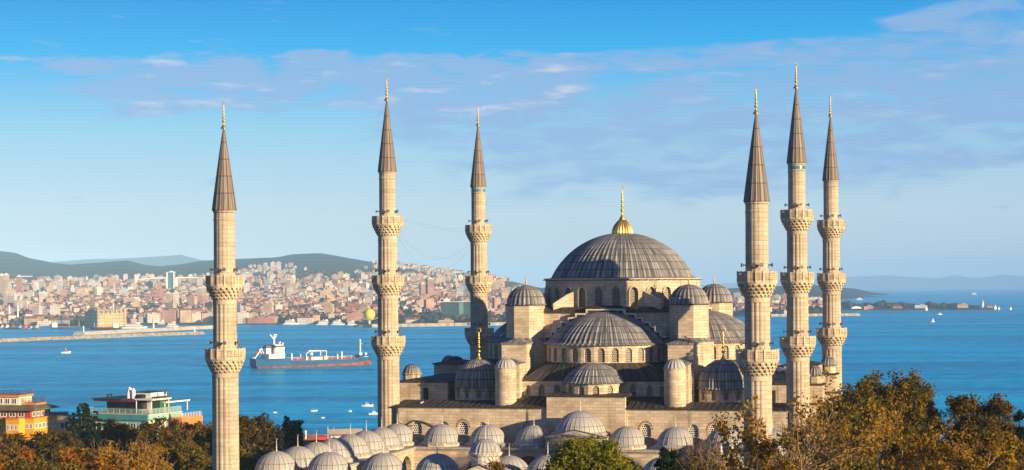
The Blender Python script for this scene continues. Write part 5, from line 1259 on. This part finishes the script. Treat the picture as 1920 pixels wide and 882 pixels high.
g = MB(); p_ = F(-7.6, 4); g.lathe([(.42, zt+3.2*HS), (.42, kz(736, TZ))], 10, *p_); q_ = F(-7.3, 4); g.tube((*p_, kz(737, TZ)), (*F(-7.0, 4), kz(731.5, TZ)), .45, .5, 10); g.lathe([(.7, zt+3.2*HS), (.6, zt+4.6*HS), (.2, zt+5.2*HS)], 10, *F(-6.9, 3.4)); g.lathe([(.5, zt+3.2*HS), (.5, zt+5.0*HS), (.1, zt+5.4*HS)], 10, *F(-5.7, 3.2)); child(g, 'duct', M['white'], ht)
for u, v, ytop in ((-11.9, 2.8, 742), (-11.2, 3.0, 741), (-3.1, 2.6, 741), (.0, 6.5, 737)):
    g = MB(); p_ = F(u, v); zz = kz(ytop, TZ); g.lathe([(.16, zt+.2*HS), (.16, zz-.7), (.32, zz-.65), (.32, zz-.3), (.2, zz-.25), (.34, zz-.1), (.05, zz)], 8, *p_); child(g, 'chimney', M['black'], ht)
g = MB()
for (u0, v0, u1, v1, zz) in ((-3.6, 1.2, .2, 7.6, zt+3.0*HS), (.2, 6.0, .3, 14.6, zt+2.2*HS)):
    for u, v in ((u0, v0), (u1, v0), (u0, v1), (u1, v1)): p_ = F(u, v); g.lathe([(.11, zt+.15*HS), (.11, zz)], 6, *p_)
    g.prism(fpoly(F, u0-.3, v0-.3, u1+.5, v1+.3), zz, zz+.32)
child(g, 'pergola', M['white'], ht)
for k in range(9):
    p_ = F(-3.0+.36*(k % 3)*1.2, 1.4+1.1*(k//3)); g = MB(); g.lathe([(.05, zt+.15*HS), (.05, zt+.85*HS), (.45, zt+.86*HS), (.45, zt+.92*HS)], 10, *p_); tag(g.build('terrace_table', M['white'], None, (*p_, zt+.15*HS)), 'small round white table on the teal hotel roof terrace', 'table', 'round terrace tables')
mt = MB(); p_ = F(-.6, 8); mt.tube((*p_, zt+2*HS), (*p_, kz(729, TZ)), .04, None, 5); child(mt, 'aerial', M['black'], ht)
# orange annex
F = frame_at(320, 507, R(-24), HS); an_ = empty('annex_house', (*F(0, 0), 22)); tag(an_, 'small orange house with slatted roof fence right of the teal hotel', 'house')
za = zrow(345, 783, 507); g = MB(); g.prism(fpoly(F, 0, 0, 2.6, 8), 12, za); child(g, 'wall', M['salmon'], an_)
g = MB()
for k in range(10): p_ = F(.1+.25*k, .05); g.obox(p_[0], p_[1], za, .14, .06, 1.2+.4*(k % 3 == 0), R(-24)-TH)
for k in range(13): p_ = F(2.55, .2+.6*k); g.obox(p_[0], p_[1], za, .06, .2, 1.2, R(-24)-TH)
child(g, 'roof_fence', M['cream_wall'], an_)
wins(an_, F, .3, 2.3, 0, za-2.6*HS, za-1.2*HS, 2, -1)
# yellow hotel
YZ = 392; F = frame_at(61, YZ, R(-14)); kz2 = lambda py, px=40: zrow(px, py, YZ)
hy = empty('yellow_hotel', (*F(0, 0), 27)); tag(hy, 'yellow and crimson hotel with stepped roof terraces at the left edge', 'hotel')
zy = kz2(786)
g = MB(); g.prism([F(-16, 0), F(-6.2, 0), F(-5.4, -1.0), F(-2.6, -1.0), F(-1.8, 0), F(-.001, 0), F(0, 10), F(-16, 10)], 22, zy); child(g, 'wall', M['yellow'], hy)
g = MB(); g.prism([F(-16, -.15), F(-6.3, -.15), F(-5.4, -1.2), F(-2.6, -1.2), F(-1.8, -.2), F(.15, -.2), F(.15, 10), F(-16, 10)], zy+.005, zy+.18); child(g, 'ledge', M['salmon'], hy)
wins(hy, F, -15.8, -6.6, 0, kz2(807), kz2(797), 6, -1); wins(hy, F, -5.3, -2.7, -1.0, kz2(807), kz2(797), 3, -1); wins(hy, F, -1.7, -.1, 0, kz2(805), kz2(795), 2, -1); wins(hy, F, .4, 9.6, 0.001, kz2(805), kz2(795), 6, 1, face='u')
g = MB(); g.prism(fpoly(F, -16, 1.0, -1.2, 9.5), zy+.19, kz2(770.5)); child(g, 'upper_storey', M['crimson'], hy)
wins(hy, F, -15.5, -2.2, 1.0, kz2(783.5), kz2(774), 7, -1); wins(hy, F, 1.5, 9, -1.19, kz2(783.5), kz2(774), 4, 1, face='u')
g = MB(); g.prism(fpoly(F, -16, -.3, .4, 10.4), kz2(770.4), kz2(769)); g.frustum(fpoly(F, -16, -.3, .4, 10.4), kz2(769)+.002, fpoly(F, -16, 3, -1.6, 9), kz2(762.5)); child(g, 'roof', M['olive_roof'], hy)
g = MB(); g.prism(fpoly(F, -16, 3.5, -5.0, 9), kz2(763), kz2(747.5)); child(g, 'penthouse', M['cream_wall'], hy); wins(hy, F, -15.6, -5.2, 3.5, kz2(761), kz2(750), 7, -1)
g = MB(); g.prism(fpoly(F, -16, 3.1, -4.7, 9.3), kz2(747.4), kz2(744)); g.prism(fpoly(F, -5.0, 4.5, -1.8, 9), kz2(763), kz2(759.5)); child(g, 'parapet', M['salmon'], hy)
g = MB(); rail(g, [F(-16, 3.3), F(-4.9, 3.3), F(-4.9, 9)], kz2(744), .95, .7, .05, 3); rail(g, [F(-4.9, 4.7), F(-2.0, 4.7), F(-2.0, 9)], kz2(759.4), .95, .6, .05, 3); child(g, 'railing', M['black'], hy)
# dark little houses between the hotels, red roofs below the left minaret
def small_house(px, Z, w, dp, ytop, a, wall, roofm, label, gable=True, zb=24):
    F = frame_at(px, Z, a); r_ = empty('house', (*F(0, 0), zb)); tag(r_, label, 'house'); zt = zrow(px, ytop, Z)
    rh = w*.22 if gable else .3; ze = zt-rh
    g = MB(); g.prism(fpoly(F, -w/2, 0, w/2, dp), zb-3, ze); child(g, 'wall', M[wall], r_)
    g = MB()
    if gable: g.add([(*F(-w/2-.3, -.3), ze), (*F(w/2+.3, -.3), ze), (*F(w/2+.3, dp+.3), ze), (*F(-w/2-.3, dp+.3), ze), (*F(-w/2-.3, dp/2), zt), (*F(w/2+.3, dp/2), zt)], [(0, 1, 5, 4), (2, 3, 4, 5), (1, 2, 5), (3, 0, 4), (3, 2, 1, 0)])
    else: g.prism(fpoly(F, -w/2-.25, -.25, w/2+.25, dp+.25), ze+.01, zt)
    child(g, 'roof', M[roofm], r_); wins(r_, F, -w/2+.3, w/2-.3, 0, ze-2.3, ze-.9, max(2, int(w/2)), -1)
    return r_
small_house(108, 405, 5.0, 6, 781, .3, 'cream_wall', 'slate', 'narrow dark roofed house beside the yellow hotel', False)
small_house(104, 412, 4.2, 5, 775, .2, 'slate', 'black', 'dark boxy roof room behind the narrow house by the yellow hotel', False)
small_house(140, 420, 8, 7, 789, .35, 'slate', 'roof_tile', 'shaded house with red tiled gable under the cedar')
small_house(574, 415, 15, 9, 829, .15, 'salmon', 'roof_tile', 'long low red roof right of the dark cypress')
small_house(590, 470, 16, 9, 818, .1, 'cream_wall', 'roof_tile', 'dull red roofed house behind the long low red roof')
small_house(606, 455, 2.4, 3, 819.5, .1, 'red_paint', 'red_paint', 'bright red box shaped roof hut beside the pale domes', False)
small_house(622, 460, 3.4, 4, 818, .1, 'white', 'concrete', 'white roof room right of the bright red hut', False)
small_house(648, 500, 8, 6, 806, .2, 'yellow', 'sand', 'low yellow walled house behind the row of domes', True)
for px, yt, l in ((571, 808, 'slim white chimney left on the dull red roof'), (545, 818, 'short white chimney above the poplar foot')):
    x, y = at(px, 466); z = zrow(px, yt, 466); g = MB(); g.lathe([(.22, z-3), (.22, z-.3), (.32, z-.28), (.32, z)], 8, x, y); tag(g.build('chimney', M['white'], None, (x, y, z-3)), l, 'chimney')
x, y = at(613, 452); z = zrow(613, 800, 452); g = MB(); g.tube((x, y, z-5), (x, y, z), .06, None, 5); tag(g.build('flag_mast', M['white'], None, (x, y, z-5)), 'thin white mast rising from the roofs before the water', 'mast')
# ------------------------------------------------------------------ trees
def leafmat(name, cols, trans=.35):
    m = bpy.data.materials.new(name); m.use_nodes = True; m.node_tree.nodes.clear(); t = NT(m.node_tree)
    geo = t.n('ShaderNodeNewGeometry'); r1 = geo.outputs['Random Per Island']
    ns = t.noise(t.n('ShaderNodeTexCoord').outputs['Object'], .42, 3, .6); oi = t.n('ShaderNodeObjectInfo').outputs['Random']
    v = t.m('ADD', t.m('ADD', t.m('MULTIPLY', r1, .45), t.m('MULTIPLY', t.ramp(ns, .3, .7), .55)), t.m('MULTIPLY', t.m('SUBTRACT', oi, .5), .25))
    cr = t.n('ShaderNodeValToRGB'); t.lk(v, cr.inputs[0]); e = cr.color_ramp.elements
    while len(e) < len(cols): e.new(.5)
    for i, c in enumerate(cols): e[i].position = .12+.76*i/(len(cols)-1); e[i].color = (*c, 1)
    df = t.n('ShaderNodeBsdfDiffuse'); tr = t.n('ShaderNodeBsdfTranslucent'); mx_ = t.n('ShaderNodeMixShader'); mx_.inputs[0].default_value = trans
    t.lk(cr.outputs[0], df.inputs[0]); t.lk(cr.outputs[0], tr.inputs[0]); t.lk(df.outputs[0], mx_.inputs[1]); t.lk(tr.outputs[0], mx_.inputs[2])
    t.lk(mx_.outputs[0], t.n('ShaderNodeOutputMaterial').inputs[0]); return m
LM = {'brown': leafmat('brown_leaves', [(.05, .05, .018), (.115, .085, .02), (.19, .115, .022), (.25, .155, .03)]),
      'orange': leafmat('orange_leaves', [(.14, .07, .015), (.30, .115, .012), (.38, .15, .015), (.26, .17, .03)]),
      'olive': leafmat('olive_leaves', [(.05, .06, .014), (.12, .105, .02), (.25, .17, .025), (.19, .10, .02)]),
      'gold': leafmat('golden_leaves', [(.14, .105, .018), (.30, .18, .018), (.42, .24, .02), (.24, .12, .018)]),
      'green': leafmat('green_leaves', [(.07, .11, .012), (.17, .19, .015), (.32, .27, .018), (.48, .33, .02)]),
      'poplar': leafmat('poplar_leaves', [(.02, .05, .012), (.05, .085, .02), (.09, .11, .025)]),
      'dark': leafmat('needle_leaves', [(.008, .018, .010), (.016, .030, .014), (.03, .04, .016)], .15)}
M['bark'] = plain('bark', (.13, .095, .065), .9, 0, .35, 2); M['twig'] = plain('pale_twig', (.25, .165, .085), .85, 0, .3, 2)
def leaf_cloud(rn, clumps, per, size, spread, up=.3):
    """clumps: (x, y, z, r). returns vertex array and faces for small folded leaf quads"""
    n = len(clumps)*per; c = np.repeat(np.array(clumps), per, 0)
    d_ = rn.normal(size=(n, 3)); d_ /= np.linalg.norm(d_, axis=1)[:, None]; rad = rn.random((n, 1))**.5
    p = c[:, :3]+d_*rad*c[:, 3:4]*np.array([1, 1, .85])
    nrm = rn.normal(size=(n, 3))+d_*.7+np.array([0, 0, up]); nrm /= np.linalg.norm(nrm, axis=1)[:, None]
    t1 = np.cross(nrm, rn.normal(size=(n, 3))); t1 /= np.linalg.norm(t1, axis=1)[:, None]; t2 = np.cross(nrm, t1)
    s = size*(.6+.8*rn.random((n, 1))); v = np.stack([p-t1*s*.5, p-t2*s*.33+nrm*s*.1, p+t1*s*.6, p+t2*s*.33+nrm*s*.1], 1).reshape(-1, 3)
    return v
def tree(name, label, cat, mat, loc, H, lobes, seed, per=42, nclump=15, size=.36, cl=.75, trunk_r=.28, group=None, bare=0, split=.35):
    """lobes: (x, y, z, rx, ry, rz) in metres about the foot; H crown top"""
    rn = np.random.default_rng(seed); rr = random.Random(seed); root = empty(name, loc)
    tag(root, label, cat, group); tk = MB(); zf = min(l[2]-l[5] for l in lobes); fork = max(1.5, zf*.9+.5)
    tk.tube((0, 0, -1), (.1, .1, fork), trunk_r*1.25, trunk_r*.9, 9); clumps = []
    for (x, y, z, rx, ry, rz) in lobes:
        base = Vector((.1, .1, fork)); c0 = Vector((x, y, z-rz*.55)); prev = base; rad = trunk_r*.62
        for k in range(1, 5):
            p = base.lerp(c0, k/4)+Vector((rr.uniform(-.2, .2), rr.uniform(-.2, .2), 0))*rx*.35; tk.tube(prev, p, rad, rad*.78, 6, False); prev = p; rad *= .78
        nn = max(6, int(nclump*(rx*ry*rz)**(2/3)/4))
        for k in range(nn):
            u = rn.normal(size=3); u /= np.linalg.norm(u); f = rr.uniform(.45, 1.06)
            if u[2] < -.5: u[2] *= -.6
            q = Vector((x+u[0]*rx*f, y+u[1]*ry*f, z+u[2]*rz*f)); r_ = cl*rr.uniform(.6, 1.35); clumps.append((q.x, q.y, q.z, r_))
            if k % 2 == 0:
                m_ = prev.lerp(q, .5)+Vector((rr.uniform(-.3, .3), rr.uniform(-.3, .3), rr.uniform(-.1, .4))); tk.tube(prev, m_, rad*.7, rad*.4, 5, False); tk.tube(m_, q+(q-m_)*.35, rad*.4, .015, 4, False)
                for _ in range(bare):
                    e = q+Vector((rr.gauss(0, .9), rr.gauss(0, .9), rr.uniform(.2, 1.8))); tk.tube(m_.lerp(q, .6), e, .045, .012, 4, False); 
                    e2 = e+Vector((rr.gauss(0, .6), rr.gauss(0, .6), rr.uniform(.1, 1.1))); tk.tube(e.lerp(q, .4), e2, .03, .01, 4, False)
    o = tk.build('trunk', M['twig' if bare else 'bark'], root); o.location = (0, 0, 0)
    v = leaf_cloud(rn, clumps, per, size, 1); n = len(v)//4
    me = bpy.data.meshes.new('crown'); me.vertices.add(len(v)); me.vertices.foreach_set('co', v.astype(np.float32).ravel())
    me.loops.add(n*4); me.loops.foreach_set('vertex_index', np.arange(n*4, dtype=np.int32)); me.polygons.add(n); me.polygons.foreach_set('loop_start', np.arange(0, n*4, 4, dtype=np.int32))
    me.update(calc_edges=True); me.validate(); me.materials.append(LM[mat]); c = bpy.data.objects.new('crown', me); COL.objects.link(c); c.parent = root
    return root
def round_lobes(W, H, zc, seed, n=7, tallf=1.0, upright=False):
    rr = random.Random(seed); out = [(0, 0, zc, W*.36, W*.36, H*.40)]
    for k in range(n):
        a = 2*pi*k/n+rr.uniform(-.4, .4); f = rr.uniform(.22, .36)*W
        r_ = W*rr.uniform(.15, .23); rz = r_*(1.9 if upright else 1.05)*tallf
        out.append((f*cos(a), f*sin(a), zc+rr.uniform(-.22, .20)*H, r_, r_, rz))
    for k in range(3 if not upright else 5):
        a = rr.uniform(0, 2*pi); r_ = W*rr.uniform(.10, .17); rz = r_*(2.3 if upright else 1.1); out.append((W*.2*cos(a)*(1.3 if upright else 1), W*.2*sin(a), zc+H*.5-rz*.95-rr.uniform(0, .10)*H, r_, r_, rz))
    return out
def put_tree(label, mat, px, ytop, wpx, Z, seed, hfrac=1.0, upright=False, name='autumn_tree', cat='tree', bare=0, per=72, nclump=16, size=None, zb=None, cl=.75):
    x, y = at(px, Z); zb = interp(NEAR, Z) if zb is None else zb; zt = zrow(px, ytop, Z); W_ = wpx*Z/FPX; Hc = min(zt-zb-2, W_*1.0*hfrac)
    size = size or .10+.00085*Z
    return tree(name, label, cat, mat, (x, y, zb), zt-zb, round_lobes(W_, Hc, zt-zb-Hc/2, seed, upright=upright), seed, per, nclump, size, cl*max(.6, min(1.3, W_/10)), .022*(zt-zb)**.9, None, bare)
# behind and beside the leftmost minaret
put_tree('dark brown tree at the far left below the yellow hotel', 'brown', 14, 806, 130, 300, 1)
put_tree('rusty orange tree in front of the yellow hotel right end', 'brown', 105, 806, 140, 300, 2)
put_tree('bright orange tree lower left of the cedar', 'orange', 150, 832, 150, 262, 3)
put_tree('broad olive brown tree in the bottom left corner', 'olive', 70, 846, 210, 215, 4)
put_tree('burnt orange small tree left of the olive bushy crown', 'orange', 28, 838, 110, 245, 41)
put_tree('tall brown tree hiding the middle of the teal hotel', 'brown', 248, 786, 150, 318, 5, 1.1)
put_tree('golden olive tree at bottom left with pale upright twigs', 'gold', 232, 822, 190, 232, 6, 1, True, bare=1)
put_tree('dark brown tree below the orange annex', 'brown', 345, 786, 120, 330, 7)
put_tree('olive tree touching the foot of the leftmost minaret', 'olive', 335, 826, 170, 268, 8)
put_tree('dark orange flecked tree low between cedar and golden tree', 'orange', 190, 850, 110, 225, 42)
put_tree('yellow flecked brown tree right of the leftmost minaret', 'brown', 468, 776, 125, 330, 9)
put_tree('greener small tree between the brown tree and the poplar', 'green', 512, 800, 70, 345, 10)
put_tree('dark olive shrubby tree at the courtyard corner', 'olive', 452, 836, 110, 300, 11)
put_tree('broad dark tree behind the leftmost minaret shaft', 'brown', 400, 800, 130, 345, 12)
x, y = at(546, 372); zb = 28; zt = zrow(546, 779, 372)
tree('poplar_tree', 'upright green twin poplar before the water', 'tree', 'poplar', (x, y, zb), zt-zb, [(-.9, 0, zt-zb-3.4, 1.0, 1.0, 3.4), (.9, 0, zt-zb-3.8, 1.1, 1.1, 3.5), (0, .3, zt-zb-5.5, 1.7, 1.5, 2.6)], 13, 40, 120, .34, .55)
x, y = at(521, 318); zt = zrow(521, 803, 318); tree('cypress_tree', 'narrow near black cypress right of the brown tree', 'tree', 'dark', (x, y, 32), zt-32, [(0, 0, zt-32-3.4, .8, .8, 3.4), (0, 0, zt-32-6, 1.2, 1.2, 3.2)], 14, 70, 90, .30, .45)
# cedar with flat layered boughs
x, y = at(158, 372); zb = 28; zt = zrow(158, 757, 372); Hh = zt-zb; lob = []; rr = random.Random(5)
for k in range(15):
    f = k/14; z = Hh*(.985-.42*f); a = rr.uniform(0, 6.28); L = .4+3.6*f**.42
    lob.append((L*.62*cos(a), L*.62*sin(a), z, .5+L*.5, .5+L*.5, .28)); lob.append((-L*.55*cos(a+.6), -L*.55*sin(a+.6), z-.3, .4+L*.45, .4+L*.45, .25))
tree('cedar_tree', 'dark cedar with flat layered boughs left of the teal hotel', 'tree', 'dark', (x, y, zb), Hh, lob, 15, 40, 60, .26, .27, .22)
put_tree('dark evergreen mass under the cedar', 'dark', 165, 805, 90, 350, 16, name='evergreen_tree')
# in front of the courtyard
x, y = at(1105, 205); zt = zrow(1105, 818, 205)-34; W_ = 200*205/FPX; lob = [(0, 0, zt-4.0, W_*.36, W_*.36, 3.6)]; rr = random.Random(3)
for k in range(11): a = 2*pi*k/11; r_ = rr.uniform(.27, .33)*W_; lob.append((r_*cos(a), r_*sin(a), zt-4.1-rr.uniform(-.2, 1.2), W_*.19, W_*.19, 2.3))
for k in range(6): a = 2*pi*k/6+.3; r_ = .16*W_; lob.append((r_*cos(a), r_*sin(a), zt-1.9-rr.uniform(0, .5), W_*.17, W_*.17, 1.7))
tree('green_tree', 'round yellow green tree standing before the courtyard arcade', 'tree', 'green', (x, y, 34), zt, lob, 17, 75, 26, .27, .75, .24)
put_tree('dark evergreen right of the yellow green tree', 'dark', 1258, 842, 62, 226, 18, 1.5, name='evergreen_tree')
put_tree('thin brown tree with few leaves in front of the arcade right part', 'brown', 1330, 822, 150, 212, 19, 1, True, bare=2, per=14, nclump=11)
put_tree('tiny dry bush top poking up before the courtyard gate', 'brown', 925, 866, 40, 225, 20, 1.2, name='dry_shrub', cat='shrub', per=14, bare=1)
# the right hand wood
put_tree('biggest brown green tree at right with several upright tops', 'olive', 1658, 700, 215, 262, 21, 1.15, True, nclump=34)
put_tree('tall olive tree forming the left shoulder of the biggest tree', 'olive', 1598, 734, 130, 250, 22, 1.3, True, nclump=28)
put_tree('rounded dark brown tree near the right edge', 'brown', 1838, 732, 180, 258, 23, 1.0, nclump=34)
put_tree('near black tree cut by the right edge', 'dark', 1922, 765, 60, 240, 24, 2.0, name='evergreen_tree')
put_tree('russet tree between the two largest right hand trees', 'brown', 1805, 812, 110, 215, 25, 1.1)
put_tree('green flecked tree below the biggest right hand tree', 'olive', 1712, 806, 130, 225, 26, 1.0)
put_tree('leafy golden tree in front of the stout right minaret', 'gold', 1452, 832, 170, 186, 27, .9, bare=2, per=45)
put_tree('brown tree with bare twig tops before the middle right minaret', 'brown', 1525, 785, 150, 195, 28, 1.2, True, bare=4, per=22)
put_tree('olive tree low at bottom right of centre', 'olive', 1590, 838, 190, 175, 29, .8)
put_tree('dark tree at the bottom right corner', 'brown', 1890, 834, 150, 180, 30, 1.0)
put_tree('golden brown tree along the bottom between russet tree and corner', 'gold', 1790, 852, 160, 172, 31, .8)
# leaning bare tree with long pale branches
def bare_tree(px, Z, ybase, label, seed, lean, n=9, L0=6.0):
    rr = random.Random(seed); x, y = at(px, Z); zb = 34; zt = zrow(px, ybase, Z)-zb; root = empty('bare_tree', (x, y, zb)); tag(root, label, 'tree'); tk = MB(); tips = []
    tk.tube((0, 0, -1), (0, 0, zt), .26, .2, 9); rv = Vector((cos(-TH), sin(-TH), 0))
    def grow(p, d_, L, r, dep):
        if dep == 0: tips.append(p); return
        prev = p; k_ = 4
        for i in range(k_):
            d_ = (d_+Vector((rr.gauss(0, .13), rr.gauss(0, .13), rr.gauss(.03, .10)))).normalized(); q = prev+d_*(L/k_); tk.tube(prev, q, r*(1-i*.16), r*(1-(i+1)*.16), 5 if r > .05 else 4, False); prev = q
            if i >= 1 or dep < 3:
                for _ in range(2 if dep < 3 else 1):
                    dd = (d_+Vector((rr.gauss(0, .6), rr.gauss(0, .6), rr.gauss(.12, .42)))).normalized(); grow(q, dd, L*rr.uniform(.42, .62), max(.008, r*.42), dep-1)
        tips.append(prev)
    for k in range(n):
        d_ = (rv*(lean+rr.uniform(-.9, .9))+Vector((rr.gauss(0, .35), rr.gauss(0, .35), rr.uniform(.35, 1.0)))).normalized(); grow(Vector((0, 0, zt-rr.uniform(0, 1.2))), d_, L0*rr.uniform(.7, 1.15), .075, 3)
    o = tk.build('branches', M['twig'], root); o.location = (0, 0, 0)
    rn = np.random.default_rng(seed); cl_ = [(t_.x, t_.y, t_.z, .5) for t_ in rr.sample(tips, min(len(tips), 420))]; v = leaf_cloud(rn, cl_, 4, .28, 1); nq = len(v)//4
    me = bpy.data.meshes.new('leaves'); me.from_pydata(v.tolist(), [], [tuple(range(4*i, 4*i+4)) for i in range(nq)]); me.materials.append(LM['gold']); c = bpy.data.objects.new('leaves', me); COL.objects.link(c); c.parent = root
bare_tree(1500, 158, 880, 'nearly bare tree with long pale branches sweeping right before the biggest tree', 51, .9, 13, 4.6)
bare_tree(1640, 165, 884, 'bare twiggy tree below the biggest right hand tree', 52, .7, 11, 4.2)
bare_tree(1400, 165, 884, 'sparse pale branched tree before the foot of the stout minaret', 53, .4, 7, 3.6)
bare_tree(1830, 160, 892, 'bare twigs low near the right edge', 54, .4, 7, 3.4)
# ------------------------------------------------------------------ small things on and around the mosque
def sag_cable(p, q, dip, r, label, n=24):
    mb = MB(); sag(mb, p, q, dip, r, n); tag(mb.build('cable', M['cable'], None, p), label, 'cable')
zA = EYE+10.4; sag_cable((-31, 61.6, zA), (-32, 113.4, EYE+9.4), .5, .010, 'thin nearly straight cable strung between the two left rear minarets')
sag_cable((-31, 61.8, EYE+8.0), (-32, 113.4, EYE+8.6), 6.2, .010, 'lower slack cable hanging between the two left rear minarets')
sag_cable((-31, 61.6, EYE+8.6), (-31.9, 113.3, EYE+8.9), 4.6, .010, 'upper slack cable hanging between the two left rear minarets')
def gull(x, y, z, a, label):
    root = empty('gull', (x, y, z), a); tag(root, label, 'bird'); g = MB(); g.lathe([(.01, -.28), (.07, -.16), (.115, 0), (.09, .14), (.03, .24)], 8); 
    g.v = [(zz*1.0, xx, yy+.22+zz*.25) for xx, yy, zz in g.v]; g.ball((.22, 0, .36), .075, 8, 6); g.tube((.28, 0, .36), (.37, 0, .34), .02, .008, 5); o = g.build('body', M['white'], root); o.location = (0, 0, 0)
    g = MB()
    for s_ in (-1, 1): g.tube((0, s_*.04, 0), (0, s_*.04, .16), .012, None, 4)
    o = g.build('legs', M['orange'], root); o.location = (0, 0, 0)
gull(-26.9, 62.0, 47.05, .4, 'white gull standing on the lead apron near the second minaret'); gull(-13.3, 62.3, 54.35, 2.6, 'white gull perched on the left round turret'); gull(-17.7, 76.0, 57.2, 1.0, 'white gull on the roof edge left of the left tower')
# small ornate stone gable with two finials at the side gate
F = frame_at(1366, 226); gp = empty('gate_gable', (*F(0, 0), 34)); tag(gp, 'pinkish carved stone gable with two small finials among the trees', 'gate')
M['pink_stone'] = plain('pink_stone', (.50, .36, .30), .8, 0, .2, 1.5); zz = zrow(1366, 852, 226)
g = MB(); pts = [(-2.4, 34), (2.4, 34), (2.4, zz-2.2), (1.5, zz-1.2), (.5, zz), (-.5, zz), (-1.5, zz-1.4), (-2.4, zz-2.6)]
vs = [(*F(u, v), z) for v in (0, 1.2) for u, z in pts]; n = len(pts); g.add(vs, [tuple(range(n)), tuple(range(2*n-1, n-1, -1))]+[(i, n+i, n+(i+1) % n, (i+1) % n) for i in range(n)]); child(g, 'gable', M['pink_stone'], gp)
for u in (-.9, .35):
    g = MB(); p_ = F(u, .6); g.lathe([(.28, zz-.9), (.28, zz-.2), (.12, zz), (.22, zz+.25), (.08, zz+.5), (.16, zz+.7), (.04, zz+.95), (.1, zz+1.1), (.01, zz+1.35)], 10, *p_); child(g, 'finial', M['finial_stone'], gp)
